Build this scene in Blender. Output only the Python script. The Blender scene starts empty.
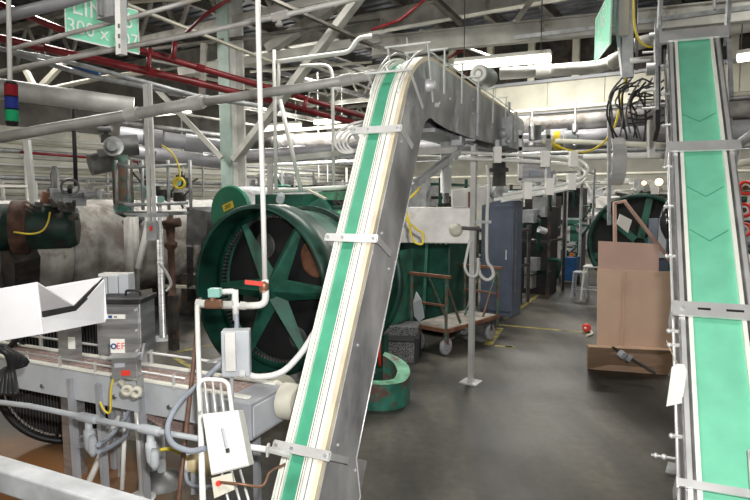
import bpy, math, random
from mathutils import Vector as V, Matrix
random.seed(7)
SC = bpy.context.scene
COL = SC.collection
# ---------------------------------------------------------------- camera
H = 2.0; F = 580.0; TH = math.radians(5.0)
CT, ST = math.cos(TH), math.sin(TH)
cam = bpy.data.cameras.new('camera'); cam.lens = 36*F/750; cam.sensor_width = 36
cam.clip_start = .05; cam.clip_end = 200
co = bpy.data.objects.new('camera', cam); COL.objects.link(co)
co.location = (0, 0, H); co.rotation_euler = (math.radians(90)-TH, 0, 0)
SC.camera = co
def P(px, py, Y):                       # world point seen at a pixel, at depth Y
    u = (px-375)/F; v = (250-py)/F
    dy = CT+v*ST; dz = -ST+v*CT
    return V((u*Y/dy, Y, H+dz*Y/dy))
def G(px, py, z=0.0):                   # world point seen at a pixel, at height z
    u = (px-375)/F; v = (250-py)/F
    dy = CT+v*ST; dz = -ST+v*CT
    k = (z-H)/dz
    return V((u*k, dy*k, z))
YAW = math.radians(32)
DD = V((math.sin(YAW), math.cos(YAW), 0)); RR = V((math.cos(YAW), -math.sin(YAW), 0)); UP = V((0, 0, 1))
def R(a, d, z=0): return RR*a+DD*d+UP*z          # building frame: a to the right, d down the hall
# ---------------------------------------------------------------- materials
MATS = {}

def mat(name, col, rough=.5, metal=0, var=.12, scale=6, col2=None, thr=.6, bump=0, emit=0, aniso=0, alpha=1, stretch=None):
    m = bpy.data.materials.new(name); m.use_nodes = True
    nt = m.node_tree; n = nt.nodes; l = nt.links
    b = n['Principled BSDF']
    b.inputs['Roughness'].default_value = rough; b.inputs['Metallic'].default_value = metal
    tc = n.new('ShaderNodeTexCoord'); mp = n.new('ShaderNodeMapping')
    l.new(tc.outputs['Object'], mp.inputs[0])
    if stretch: mp.inputs['Scale'].default_value = stretch
    nz = n.new('ShaderNodeTexNoise'); nz.inputs['Scale'].default_value = scale; nz.inputs['Detail'].default_value = 6
    l.new(mp.outputs[0], nz.inputs['Vector'])
    rp = n.new('ShaderNodeValToRGB')
    c = list(col)
    lo = [max(0, x*(1-var*1.6)) for x in c]; hi = [min(1, x*(1+var)) for x in c]
    rp.color_ramp.elements[0].position = .32; rp.color_ramp.elements[0].color = lo+[1]
    rp.color_ramp.elements[1].position = .68; rp.color_ramp.elements[1].color = hi+[1]
    l.new(nz.outputs['Fac'], rp.inputs[0])
    out = rp.outputs[0]
    if col2:
        n2 = n.new('ShaderNodeTexNoise'); n2.inputs['Scale'].default_value = scale*.7; n2.inputs['Detail'].default_value = 8
        n2.inputs['Roughness'].default_value = .65
        off = n.new('ShaderNodeMapping'); off.inputs['Location'].default_value = (3.1, 7.7, 1.3)
        l.new(mp.outputs[0], off.inputs[0]); l.new(off.outputs[0], n2.inputs['Vector'])
        r2 = n.new('ShaderNodeValToRGB'); r2.color_ramp.elements[0].position = thr-.05; r2.color_ramp.elements[1].position = thr+.05
        l.new(n2.outputs['Fac'], r2.inputs[0])
        mx = n.new('ShaderNodeMixRGB'); mx.inputs[2].default_value = list(col2)+[1]
        l.new(r2.outputs[0], mx.inputs[0]); l.new(out, mx.inputs[1]); out = mx.outputs[0]
    l.new(out, b.inputs['Base Color'])
    rr = n.new('ShaderNodeMapRange'); rr.inputs['To Min'].default_value = max(.03, rough-.1); rr.inputs['To Max'].default_value = min(1, rough+.12)
    l.new(nz.outputs['Fac'], rr.inputs[0]); l.new(rr.outputs[0], b.inputs['Roughness'])
    if bump:
        bp = n.new('ShaderNodeBump'); bp.inputs['Strength'].default_value = bump; bp.inputs['Distance'].default_value = .02
        l.new(nz.outputs['Fac'], bp.inputs['Height']); l.new(bp.outputs[0], b.inputs['Normal'])
    if emit:
        l.new(out, b.inputs['Emission Color']); b.inputs['Emission Strength'].default_value = emit
    if alpha < 1: b.inputs['Alpha'].default_value = alpha
    MATS[name] = m
    return m
mat('steel', (.52, .52, .53), .33, .75, .18, 3, stretch=(1, 1, 9))
mat('steel_panel', (.46, .46, .465), .38, .35, .35, 3, col2=(.22, .22, .23), thr=.57, stretch=(1, 1, .6))
mat('steel_dark', (.2, .2, .2), .4, .6, .3, 5)
mat('galv', (.42, .43, .44), .5, .35, .2, 9)
mat('bright_steel', (.72, .72, .71), .35, .45, .08, 5)
mat('trough_steel', (.85, .85, .87), .35, .15, .04, 5)
mat('white_paint', (.72, .71, .68), .5, 0, .1, 5, col2=(.45, .43, .38), thr=.68)
mat('pvc', (.82, .82, .78), .4, 0, .05, 4)
mat('cream', (.62, .6, .5), .6, 0, .1, 2, col2=(.38, .34, .26), thr=.70)
mat('rail_cream', (.88, .88, .80), .4, 0, .05, 6)
mat('rail_tan', (.74, .65, .48), .5, 0, .15, 4)
mat('wall_paint', (.80, .79, .70), .8, 0, .12, 1.2, col2=(.45, .43, .36), thr=.68)
mat('green_dark', (.008, .058, .040), .42, 0, .4, 4, col2=(.03, .03, .025), thr=.66)
mat('green_mid', (.022, .125, .085), .48, 0, .3, 5, col2=(.05, .05, .04), thr=.68)
mat('green_light', (.16, .42, .26), .5, 0, .25, 8, col2=(.09, .05, .04), thr=.60)
mat('green_drum', (.02, .18, .10), .4, 0, .12, 3)
mat('belt', (.19, .60, .40), .45, 0, .06, 7)
mat('belt_dark', (.07, .36, .22), .4, 0, .08, 7)
mat('sign_green', (.28, .82, .56), .5, 0, .02, 2)
mat('white_text', (.95, .97, .95), .5, 0, .01, 2)
mat('grey_paint', (.36, .37, .40), .45, 0, .12, 5)
mat('grey_light', (.50, .53, .56), .45, 0, .08, 5)
mat('cab_blue', (.105, .125, .175), .4, .1, .12, 3)
mat('insul', (.36, .36, .39), .42, .15, .15, 3)
mat('insul_dirty', (.30, .29, .28), .6, .1, .4, 3, col2=(.15, .13, .11), thr=.58)
mat('lag_white', (.33, .315, .29), .6, 0, .35, 3, col2=(.16, .13, .11), thr=.57)
mat('red', (.19, .010, .014), .4, 0, .2, 4)
mat('red_bright', (.75, .05, .03), .4, 0, .05, 4)
mat('orange', (.85, .28, .03), .4, 0, .05, 4)
mat('yellow', (.75, .58, .05), .5, 0, .1, 8)
mat('blue', (.02, .10, .28), .4, 0, .2, 6)
mat('blue_lamp', (.03, .05, .30), .25, 0, .05, 6)
mat('red_lamp', (.30, .02, .03), .25, 0, .05, 6)
mat('green_lamp', (.02, .42, .18), .25, 0, .05, 6)
mat('black', (.018, .018, .02), .5, 0, .3, 8)
mat('dark_iron', (.06, .055, .05), .5, .3, .4, 6, col2=(.16, .07, .03), thr=.62)
mat('rust', (.20, .09, .05), .8, .1, .3, 8)
mat('brown_pipe', (.16, .085, .06), .5, .2, .3, 9)
mat('card', (.66, .46, .34), .85, 0, .08, 2)
mat('card_pink', (.60, .40, .33), .85, 0, .08, 2)
mat('wood', (.52, .34, .23), .8, 0, .1, 6, stretch=(1, 1, 8))
mat('chain_pink', (.40, .29, .26), .7, 0, .25, 60)
mat('deck', (.19, .20, .225), .7, .1, .3, 1.5)
mat('purlin', (.14, .13, .115), .7, .1, .3, 3)
mat('beam_white', (.52, .51, .47), .6, 0, .2, 2.5, col2=(.22, .19, .15), thr=.64)
mat('column_green', (.36, .47, .42), .6, 0, .15, 3)
mat('hose_grey', (.33, .36, .42), .5, 0, .08, 5)
mat('hose_white', (.74, .74, .72), .5, 0, .08, 5)
mat('tube_glow', (1, .97, .82), .5, 0, 0, 1, emit=3.2)
mat('warm_glow', (1, .62, .25), .5, 0, 0, 1, emit=5)
mat('dirty_white', (.62, .60, .57), .45, .2, .2, 4, col2=(.36, .27, .2), thr=.66)
mat('tag_white', (.85, .83, .78), .6, 0, .03, 3)
mat('copper', (.30, .16, .10), .4, .5, .2, 5)
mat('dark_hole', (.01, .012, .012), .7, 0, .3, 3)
mat('plastic_bag', (.02, .02, .022), .25, 0, .3, 8)
mat('pipe_light', (.50, .49, .47), .45, .1, .15, 4)
mat('floor_yellow', (.30, .25, .05), .6, 0, .3, 8, col2=(.08, .07, .05), thr=.56)
mat('green_vessel', (.012, .045, .032), .5, 0, .5, 6, col2=(.03, .022, .018), thr=.54)
mat('rust_dark', (.09, .045, .03), .8, .1, .4, 8)
mat('motor_tan', (.62, .50, .28), .5, 0, .2, 8)
mat('upper_wall_shade', (.20, .19, .175), .8, 0, .3, 1.5)
mat('teal_dark', (.10, .20, .19), .5, 0, .2, 5)
mat('cart_green', (.07, .13, .10), .7, 0, .4, 12, col2=(.16, .08, .05), thr=.52)
mat('cart_deck', (.27, .25, .22), .7, 0, .25, 8, col2=(.16, .11, .08), thr=.62)
mat('guard_side', (.03, .17, .12), .5, 0, .3, 7, col2=(.12, .06, .05), thr=.5)
mat('teal', (.28, .55, .48), .4, 0, .05, 5)

def meshmat(name, fg, bg, sc, lo=.35, diamond=True):     # woven / expanded metal look
    m = bpy.data.materials.new(name); m.use_nodes = True
    nt = m.node_tree; n = nt.nodes; l = nt.links; b = n['Principled BSDF']
    tc = n.new('ShaderNodeTexCoord'); mp = n.new('ShaderNodeMapping')
    mp.inputs['Rotation'].default_value = (math.radians(45) if diamond else 0, 0, math.radians(45) if diamond else 0)
    l.new(tc.outputs['Object'], mp.inputs[0])
    ck = n.new('ShaderNodeTexVoronoi'); ck.inputs['Scale'].default_value = sc
    l.new(mp.outputs[0], ck.inputs['Vector'])
    r = n.new('ShaderNodeValToRGB'); r.color_ramp.elements[0].position = lo; r.color_ramp.elements[0].color = list(bg)+[1]
    r.color_ramp.elements[1].position = lo+.15; r.color_ramp.elements[1].color = list(fg)+[1]
    l.new(ck.outputs['Distance'], r.inputs[0]); l.new(r.outputs[0], b.inputs['Base Color']); b.inputs['Roughness'].default_value = .5
    MATS[name] = m
meshmat('perforated', (.22, .22, .22), (.02, .02, .02), 60)

def floor_mat():
    m = bpy.data.materials.new('wet_concrete'); m.use_nodes = True
    nt = m.node_tree; n = nt.nodes; l = nt.links; b = n['Principled BSDF']
    tc = n.new('ShaderNodeTexCoord')
    n1 = n.new('ShaderNodeTexNoise'); n1.inputs['Scale'].default_value = .8; n1.inputs['Detail'].default_value = 8; n1.inputs['Roughness'].default_value = .6
    l.new(tc.outputs['Object'], n1.inputs['Vector'])
    r1 = n.new('ShaderNodeValToRGB'); r1.color_ramp.elements[0].position = .35; r1.color_ramp.elements[0].color = (.034, .031, .027, 1)
    r1.color_ramp.elements[1].position = .68; r1.color_ramp.elements[1].color = (.118, .112, .094, 1)
    l.new(n1.outputs['Fac'], r1.inputs[0])
    n2 = n.new('ShaderNodeTexNoise'); n2.inputs['Scale'].default_value = 14; n2.inputs['Detail'].default_value = 8
    l.new(tc.outputs['Object'], n2.inputs['Vector'])
    mx = n.new('ShaderNodeMixRGB'); mx.blend_type = 'OVERLAY'; mx.inputs[0].default_value = .45
    l.new(r1.outputs[0], mx.inputs[1]); l.new(n2.outputs['Fac'], mx.inputs[2])
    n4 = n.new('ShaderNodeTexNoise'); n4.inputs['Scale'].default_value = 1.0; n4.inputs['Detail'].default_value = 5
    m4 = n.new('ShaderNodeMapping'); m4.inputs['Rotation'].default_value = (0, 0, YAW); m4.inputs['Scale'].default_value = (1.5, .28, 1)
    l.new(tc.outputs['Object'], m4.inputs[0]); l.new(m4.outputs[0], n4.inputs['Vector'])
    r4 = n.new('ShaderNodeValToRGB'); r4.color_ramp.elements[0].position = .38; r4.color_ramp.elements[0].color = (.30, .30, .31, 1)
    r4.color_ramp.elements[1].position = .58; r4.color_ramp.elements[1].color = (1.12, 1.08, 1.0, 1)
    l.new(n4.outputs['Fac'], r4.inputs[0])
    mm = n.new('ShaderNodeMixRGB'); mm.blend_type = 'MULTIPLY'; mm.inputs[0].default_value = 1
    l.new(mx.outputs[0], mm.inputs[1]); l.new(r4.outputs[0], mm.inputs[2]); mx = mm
    # rusty product stain in the front left corner
    sp = n.new('ShaderNodeVectorMath'); sp.operation = 'DISTANCE'; sp.inputs[1].default_value = (-2.6, 3.6, 0)
    l.new(tc.outputs['Object'], sp.inputs[0])
    ad = n.new('ShaderNodeMath'); ad.operation = 'MULTIPLY_ADD'; ad.inputs[1].default_value = 1.6
    l.new(n1.outputs['Fac'], ad.inputs[0]); l.new(sp.outputs['Value'], ad.inputs[2])
    r3 = n.new('ShaderNodeValToRGB'); r3.color_ramp.elements[0].position = .0; r3.color_ramp.elements[0].color = (1, 1, 1, 1)
    r3.color_ramp.elements[1].position = 1; r3.color_ramp.elements[1].color = (0, 0, 0, 1)
    mr = n.new('ShaderNodeMapRange'); mr.inputs['From Min'].default_value = 1.5; mr.inputs['From Max'].default_value = 2.3
    l.new(ad.outputs[0], mr.inputs[0]); l.new(mr.outputs[0], r3.inputs[0])
    m2 = n.new('ShaderNodeMixRGB'); m2.inputs[2].default_value = (.22, .10, .035, 1)
    l.new(r3.outputs[0], m2.inputs[0]); l.new(mx.outputs[0], m2.inputs[1])
    l.new(m2.outputs[0], b.inputs['Base Color'])
    rr = n.new('ShaderNodeMapRange'); rr.inputs['To Min'].default_value = .28; rr.inputs['To Max'].default_value = .75
    l.new(n1.outputs['Fac'], rr.inputs[0]); l.new(rr.outputs[0], b.inputs['Roughness'])
    bp = n.new('ShaderNodeBump'); bp.inputs['Strength'].default_value = .15; bp.inputs['Distance'].default_value = .01
    l.new(n2.outputs['Fac'], bp.inputs['Height']); l.new(bp.outputs[0], b.inputs['Normal'])
    MATS['floor'] = m
floor_mat()
# ---------------------------------------------------------------- mesh builder
def perp(d):
    a = V((0, 0, 1)) if abs(d.z) < .9 else V((1, 0, 0))
    s = d.cross(a).normalized(); return s, s.cross(d).normalized()
class MB:
    def __init__(s): s.v = []; s.f = []; s.sm = []
    def add(s, vs, fs, sm=False):
        o = len(s.v); s.v += [V(x) for x in vs]
        for f in fs: s.f.append([i+o for i in f]); s.sm.append(sm)
        return s
    def hexa(s, q):                     # 8 corners: bottom 4, top 4
        return s.add(q, [(0, 3, 2, 1), (4, 5, 6, 7), (0, 1, 5, 4), (1, 2, 6, 5), (2, 3, 7, 6), (3, 0, 4, 7)])
    def ob(s, base, w, d, h, yaw=YAW):   # box on its base centre, w across, d deep, h high
        x = V((math.cos(yaw), -math.sin(yaw), 0))*w/2; y = V((math.sin(yaw), math.cos(yaw), 0))*d/2; z = UP*h; b = V(base)
        return s.hexa([b-x-y, b+x-y, b+x+y, b-x+y, b-x-y+z, b+x-y+z, b+x+y+z, b-x+y+z])
    def bar(s, p0, p1, w, h=None, up=None):
        h = h or w; p0 = V(p0); p1 = V(p1); d = (p1-p0).normalized()
        if up is None: a, b = perp(d)
        else:
            a = d.cross(V(up)).normalized(); b = a.cross(d).normalized()
        a = a*w/2; b = b*h/2
        return s.hexa([p0-a-b, p0+a-b, p1+a-b, p1-a-b, p0-a+b, p0+a+b, p1+a+b, p1-a+b])
    def ibeam(s, p0, p1, w, h, t=.02):
        p0 = V(p0); p1 = V(p1); d = (p1-p0).normalized(); a, b = perp(d)
        s.bar(p0+b*(h/2), p1+b*(h/2), w, t, b); s.bar(p0-b*(h/2), p1-b*(h/2), w, t, b); s.bar(p0, p1, t, h-t, b); return s
    def quad(s, a, b, c, d): return s.add([a, b, c, d], [(0, 1, 2, 3)])
    def plate(s, pts, thick):            # pts coplanar polygon, thick = offset vector
        n = len(pts); t = V(thick); pts = [V(p) for p in pts]
        fs = [tuple(range(n)), tuple(range(2*n-1, n-1, -1))]+[(i, i+n, (i+1) % n+n, (i+1) % n) for i in range(n)]
        return s.add(pts+[p+t for p in pts], fs)
    def tube(s, pts, r, n=8, closed=False, rs=None):
        pts = [V(p) for p in pts]; k = len(pts)
        if k < 2: return s
        vs = []; a = None
        for i in range(k):
            if closed: d = (pts[(i+1) % k]-pts[i-1])
            else: d = pts[min(i+1, k-1)]-pts[max(i-1, 0)]
            d.normalize()
            if a is None: a, b = perp(d)
            else:
                a = (a-d*a.dot(d)).normalized(); b = a.cross(d).normalized()
            q = 1
            if 0 < i < k-1 or closed:
                e = (pts[i]-pts[i-1]).normalized(); q = 1/max(.5, abs(e.dot(d)))
            rad = (rs[i] if rs else r)
            for j in range(n):
                t = 2*math.pi*j/n; vs.append(pts[i]+(a*math.cos(t)+b*math.sin(t))*rad*(q if q < 1.45 else 1.2))
        fs = []
        for i in range(k if closed else k-1):
            for j in range(n):
                i2 = (i+1) % k
                fs.append((i*n+j, i*n+(j+1) % n, i2*n+(j+1) % n, i2*n+j))
        s.add(vs, fs, True)
        if not closed:
            o = len(s.v)-len(vs)
            s.f.append([o+j for j in range(n)][::-1]); s.sm.append(False)
            s.f.append([o+(k-1)*n+j for j in range(n)]); s.sm.append(False)
        return s
    def cyl(s, p0, p1, r, r1=None, n=20):
        return s.lathe(p0, V(p1)-V(p0), [(0, 0), (0, r), (1, r if r1 is None else r1), (1, 0)], n, rel=True)
    def lathe(s, p, ax, prof, n=28, rel=False):
        p = V(p); ax = V(ax); L = ax.length; d = ax.normalized(); a, b = perp(d)
        if not rel: L = 1
        vs = []; fs = []
        pr = []
        for (t, r) in prof:
            c = p+d*(t*L)
            if r == 0: pr.append([len(vs)]); vs.append(c)
            else:
                pr.append(list(range(len(vs), len(vs)+n)))
                vs += [c+(a*math.cos(2*math.pi*j/n)+b*math.sin(2*math.pi*j/n))*r for j in range(n)]
        o = len(s.v); s.v += vs
        for q, w in zip(pr, pr[1:]):
            if len(q) == 1 and len(w) == 1: continue
            for j in range(n):
                k = (j+1) % n
                if len(q) == 1: f = [q[0], w[j], w[k]]
                elif len(w) == 1: f = [q[j], q[k], w[0]]
                else: f = [q[j], q[k], w[k], w[j]]
                s.f.append([o+x for x in f]); s.sm.append(len(q) > 1 and len(w) > 1)
        return s
    def ball(s, c, r, n=12):
        return s.lathe(V(c)-UP*r, UP*1, [(r-r*math.cos(math.pi*i/8), r*math.sin(math.pi*i/8) if 0 < i < 8 else 0) for i in range(9)], n)
    def torus(s, c, ax, R0, r, n=24, k=6):
        a, b = perp(V(ax).normalized()); c = V(c)
        return s.tube([c+(a*math.cos(2*math.pi*i/n)+b*math.sin(2*math.pi*i/n))*R0 for i in range(n)], r, k, True)
    def rib(s, fr, a0, a1, b0, b1):      # rectangular strip swept along frames (P, side, normal)
        vs = []; k = len(fr)
        for (p, S, N) in fr: vs += [p+S*a0+N*b0, p+S*a1+N*b0, p+S*a1+N*b1, p+S*a0+N*b1]
        fs = [(0, 1, 2, 3), tuple((k-1)*4+j for j in (3, 2, 1, 0))]
        for i in range(k-1):
            for j in range(4): fs.append((i*4+j, i*4+4+j, i*4+4+(j+1) % 4, i*4+(j+1) % 4))
        return s.add(vs, fs)
def comps_(s):                           # connected pieces of a builder
    par = list(range(len(s.v)))
    def fd(x):
        while par[x] != x: par[x] = par[par[x]]; x = par[x]
        return x
    for f in s.f:
        for i in f[1:]:
            a, b = fd(f[0]), fd(i)
            if a != b: par[a] = b
    out = {}
    for f, sm in zip(s.f, s.sm): out.setdefault(fd(f[0]), []).append((f, sm))
    res = []
    for fs in out.values():
        q = MB(); ids = sorted({i for f, _ in fs for i in f}); mp = {i: k for k, i in enumerate(ids)}
        q.v = [s.v[i] for i in ids]; q.f = [[mp[i] for i in f] for f, _ in fs]; q.sm = [x for _, x in fs]; res.append(q)
    return res
MB.comps = comps_
SPLIT = {'bolt', 'slot', 'clamp_knob', 'belt_lacing', 'support_flange', 'leg', 'hinge', 'stud', 'rail_post', 'wheel', 'hanger', 'rung', 'coupling', 'caster', 'button', 'louvre', 'bracket_arm', 'door_seam', 'stripe', 'post', 'hoop', 'flange', 'panel', 'valve', 'pipe', 'ring', 'fitting', 'gauge', 'bearing', 'piping', 'rung', 'upright', 'saddle_leg', 'diagonal_brace', 'conduit', 'rod', 'seam', 'saddle'}
def arc(p, q, sag, n=14):                # hanging curve between two points
    p = V(p); q = V(q); g = V(sag) if hasattr(sag, '__len__') else V((0, 0, -sag))
    return [p.lerp(q, i/n)+g*(4*(i/n)*(1-i/n)) for i in range(n+1)]
def smooth(pts, n=6):                    # Catmull-Rom through points
    pts = [V(p) for p in pts]; out = []
    for i in range(len(pts)-1):
        a = pts[max(i-1, 0)]; b = pts[i]; c = pts[i+1]; d = pts[min(i+2, len(pts)-1)]
        for j in range(n):
            t = j/n
            out.append(.5*((2*b)+(c-a)*t+(2*a-5*b+4*c-d)*t*t+(3*b-a-3*c+d)*t**3))
    return out+[pts[-1]]
def fil(pts, r, n=5):                    # fillet polyline corners
    pts = [V(p) for p in pts]; out = [pts[0]]
    for a, b, c in zip(pts, pts[1:], pts[2:]):
        u = (a-b); w = (c-b); k = min(r, u.length*.45, w.length*.45)
        p = b+u.normalized()*k; q = b+w.normalized()*k
        for j in range(n+1):
            t = j/n; out.append(p*(1-t)**2+b*2*t*(1-t)+q*t*t)
    return out+[pts[-1]]
def bulk(name, mb, m, origin):
    me = bpy.data.meshes.new(name); me.from_pydata([x-origin for x in mb.v], [], mb.f)
    me.polygons.foreach_set('use_smooth', mb.sm); me.update()
    me.materials.append(MATS[m]); return me
def props(o, label=None, cat=None, group=None, kind=None):
    for k, x in (('label', label), ('category', cat), ('group', group), ('kind', kind)):
        if x: o[k] = x
class T:                                 # a thing: an Empty at its base and its parts
    def __init__(s, name, label, cat, group=None, kind=None):
        s.n = name; s.a = (label, cat, group, kind); s.parts = []
    def add(s, name, m, mb, parent=None, label=None, bevel=0):
        s.parts.append((name, m, mb, parent, label, bevel)); return len(s.parts)-1
    def done(s):
        allv = [x for p in s.parts for x in p[2].v]
        mn = [min(x[i] for x in allv) for i in range(3)]; mx = [max(x[i] for x in allv) for i in range(3)]
        o0 = V(((mn[0]+mx[0])/2, (mn[1]+mx[1])/2, mn[2]))
        if len(s.parts) == 1:
            p = s.parts[0]; root = bpy.data.objects.new(s.n, bulk(s.n, p[2], p[1], o0)); COL.objects.link(root)
            root.location = o0; s.bev(root, p[5]); props(root, *s.a); return root
        root = bpy.data.objects.new(s.n, None); root.empty_display_size = .1; COL.objects.link(root); root.location = o0; props(root, *s.a)
        obs = []
        for (nm, m, mb, par, lab, bv) in s.parts:
            if nm in SPLIT:
                for q in mb.comps():
                    o = bpy.data.objects.new(nm, bulk(nm, q, m, o0)); COL.objects.link(o); o.parent = obs[par] if par is not None else root
                    if lab: o['label'] = lab
                    s.bev(o, bv)
                obs.append(o); continue
            o = bpy.data.objects.new(nm, bulk(nm, mb, m, o0)); COL.objects.link(o)
            if par is not None: o.parent = obs[par]
            else: o.parent = root
            if lab: o['label'] = lab
            s.bev(o, bv); obs.append(o)
        return root
    def bev(s, o, w):
        if w:
            b = o.modifiers.new('bevel', 'BEVEL'); b.width = w; b.segments = 2; b.limit_method = 'ANGLE'
def one(name, label, cat, m, mb, group=None, kind=None, bevel=0):
    t = T(name, label, cat, group, kind); t.add(name, m, mb, bevel=bevel); return t.done()
def st(name, m, mb): return one(name, None, None, m, mb, kind='structure')
def dup(root, loc, label=None, rz=None):
    r = root.copy(); COL.objects.link(r); r.location = V(loc)
    if rz is not None: r.rotation_euler = (0, 0, rz)
    if label: r['label'] = label
    for ch in list(root.children):
        c = ch.copy(); COL.objects.link(c); c.parent = r
        for g in list(ch.children):
            d = g.copy(); COL.objects.link(d); d.parent = c
    return r
def textmb(body, size, o, ux, uy, off=.002):
    cu = bpy.data.curves.new('t', 'FONT'); cu.body = body; cu.size = size; cu.align_x = 'CENTER'; cu.align_y = 'CENTER'
    ob = bpy.data.objects.new('t', cu); COL.objects.link(ob)
    dg = bpy.context.evaluated_depsgraph_get(); me = bpy.data.meshes.new_from_object(ob.evaluated_get(dg))
    mb = MB(); ux = V(ux).normalized(); uy = V(uy).normalized(); nn = ux.cross(uy)
    mb.add([V(o)+ux*v.co.x+uy*v.co.y+nn*off for v in me.vertices], [tuple(p.vertices) for p in me.polygons])
    bpy.data.objects.remove(ob); bpy.data.curves.remove(cu); bpy.data.meshes.remove(me)
    return mb
# ================================================================ the setting
A0, A1, D0, D1, ZR = -16.5, 8, -6, 27, 6.3
def slab(name, m, a0, a1, d0, d1, z0, z1):
    mb = MB(); mb.hexa([R(a0, d0, z0), R(a1, d0, z0), R(a1, d1, z0), R(a0, d1, z0), R(a0, d0, z1), R(a1, d0, z1), R(a1, d1, z1), R(a0, d1, z1)])
    return mb
fo = bpy.data.objects.new('floor', bulk('floor', slab('', '', A0, A1, D0, D1, -.1, 0), 'floor', V((0, 0, 0)))); COL.objects.link(fo); fo['kind'] = 'structure'
# ceiling: corrugated deck, ribs as geometry
mb = MB(); n = 110
for i in range(n):
    d = D0+(D1-D0)*i/n; e = D0+(D1-D0)*(i+.55)/n; f = D0+(D1-D0)*(i+1)/n
    mb.quad(R(A0, d, ZR), R(A1, d, ZR), R(A1, e, ZR), R(A0, e, ZR)); mb.quad(R(A0, e, ZR+.05), R(A1, e, ZR+.05), R(A1, f, ZR+.05), R(A0, f, ZR+.05))
    mb.quad(R(A0, e, ZR), R(A1, e, ZR), R(A1, e, ZR+.05), R(A0, e, ZR+.05)); mb.quad(R(A0, d, ZR), R(A1, d, ZR), R(A1, d, ZR+.05), R(A0, d, ZR+.05))
mb.hexa(slab('', '', A0, A1, D0, D1, ZR+.06, ZR+.15).v)
st('ceiling', 'deck', mb)
st('wall_left', 'wall_paint', slab('', '', A0-.1, A0, D0, D1, 0, ZR))
st('wall_right', 'wall_paint', slab('', '', A1, A1+.1, D0, D1, 0, ZR))
st('wall_back', 'wall_paint', slab('', '', A0, A1, D1, D1+.1, 0, ZR))
st('wall_front', 'wall_paint', slab('', '', A0, A1, D0-.1, D0, 0, ZR))
slab_ = 1
k = 1
def trim(m, mb):
    global k
    st('trim_%d' % k, m, mb); k += 1
trim('upper_wall_shade', slab('', '', A0+.01, A0+.06, D0+.05, D1-.1, 3.95, ZR-.02)); trim('upper_wall_shade', slab('', '', A0+.1, A1-.1, D1-.06, D1-.01, 3.95, ZR-.02))  # dark bands on the upper walls, shade put into their colour
# yellow floor markings
def fline(p, q, w=.07):
    p = V(p); q = V(q); d = (q-p).normalized(); s = V((d.y, -d.x, 0))*w/2
    mb = MB(); mb.hexa([p-s+UP*.001, p+s+UP*.001, q+s+UP*.001, q-s+UP*.001, p-s+UP*.004, p+s+UP*.004, q+s+UP*.004, q-s+UP*.004]); trim('floor_yellow', mb)
fline(G(498, 325), G(592, 333)); fline(G(505, 319), G(548, 288)); fline(G(488, 345), G(500, 328), .12); fline(G(505, 347), G(515, 347))
fline(G(178, 352), G(212, 345)); fline(G(158, 303), G(195, 300)); fline(G(175, 358), G(200, 372)); fline(G(495, 346), G(512, 347)); fline(G(555, 262), G(575, 246))
# roof purlins (down the hall) and main beams (across)
i = 0
for a in [x*1.25 for x in range(-13, 6)]:
    trim('purlin', MB().ibeam(R(a, D0+.1, ZR-.12), R(a, D1-.1, ZR-.12), .12, .2, .02))
for d in (5.0, 11.2, 18.5, 24.0):
    trim('beam_white' if d != 24 else 'beam_white', MB().ibeam(R(A0+.1, d, ZR-.42), R(A1-.1, d, ZR-.42), .22, .38, .03))
# header wall with a clerestory across the hall
HD = 14.2
hz0, hz1 = 4.12, 4.78
hw = MB()
for j in range(9):
    a0 = -6.6+j*1.3; hw.hexa(slab('', '', a0+.012, a0+1.288, HD, HD+.12, hz0, hz1).v)
hw.hexa(slab('', '', -6.6, 5.1, HD+.03, HD+.12, hz0, hz1).v)
st('wall_header', 'cream', hw)
trim('grey_paint', slab('', '', -6.7, 5.2, HD-.06, HD+.16, hz1, hz1+.07)); trim('grey_paint', slab('', '', -6.7, 5.2, HD-.06, HD+.16, hz0-.07, hz0))
trim('cream', slab('', '', -6.7, 5.2, HD-.02, HD+.12, hz0-.35, hz0-.13))
for j in range(11):
    a0 = -6.6+j*1.05; trim('cream', slab('', '', a0, a0+.16, HD, HD+.1, hz1+.07, ZR-.3))
st('wall_clerestory', 'dark_iron', slab('', '', -6.6, 5.1, HD+.5, HD+.55, hz1+.1, ZR-.02))
# rolled beam crossing in front of the clerestory
one('steel_beam', 'long white painted I-beam running across under the roof above the curved conveyor top', 'beam', 'beam_white', MB().ibeam(P(372, 47, 10.5), P(770, 8, 8.6), .16, .30, .025))
one('steel_beam', 'thin pale channel running just below the white I-beam in the right corner', 'beam', 'galv', MB().bar(P(515, 38, 9.6), P(770, 5, 7.9), .05, .06, UP))

# ================================================================ gooseneck conveyor (middle)
def frames(O, ang, pts):
    h = V((math.sin(ang), math.cos(ang), 0)); S = V((math.cos(ang), -math.sin(ang), 0)); fr = []
    for i, (s, z) in enumerate(pts):
        a = pts[max(i-1, 0)]; b = pts[min(i+1, len(pts)-1)]
        ds, dz = b[0]-a[0], b[1]-a[1]; L = math.hypot(ds, dz); ds /= L; dz /= L
        fr.append((V((O[0], O[1], 0))+h*s+UP*z, S, -h*dz+UP*ds))
    return fr
a1 = math.radians(25.2)
TOPZ = 2.985; sl = 1.527/.807; cs = math.cos(math.atan(sl)); sn = math.sin(math.atan(sl))
sx = (TOPZ-.653)/sl; RAD = .62; tl = RAD*math.tan(math.atan(sl)/2)
pts = []; s = -.33
while s < sx-tl*cs-.02: pts.append((s, .653+s*sl)); s += .09
ang0 = math.atan(sl); cx, cz = sx+tl, TOPZ-RAD
for i in range(15):
    t = ang0*(1-i/14); pts.append((cx-RAD*math.sin(t), cz+RAD*math.cos(t)))
s = cx
while s < 4.7: s += .3; pts.append((s, TOPZ-.012*(s-cx)))
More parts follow.
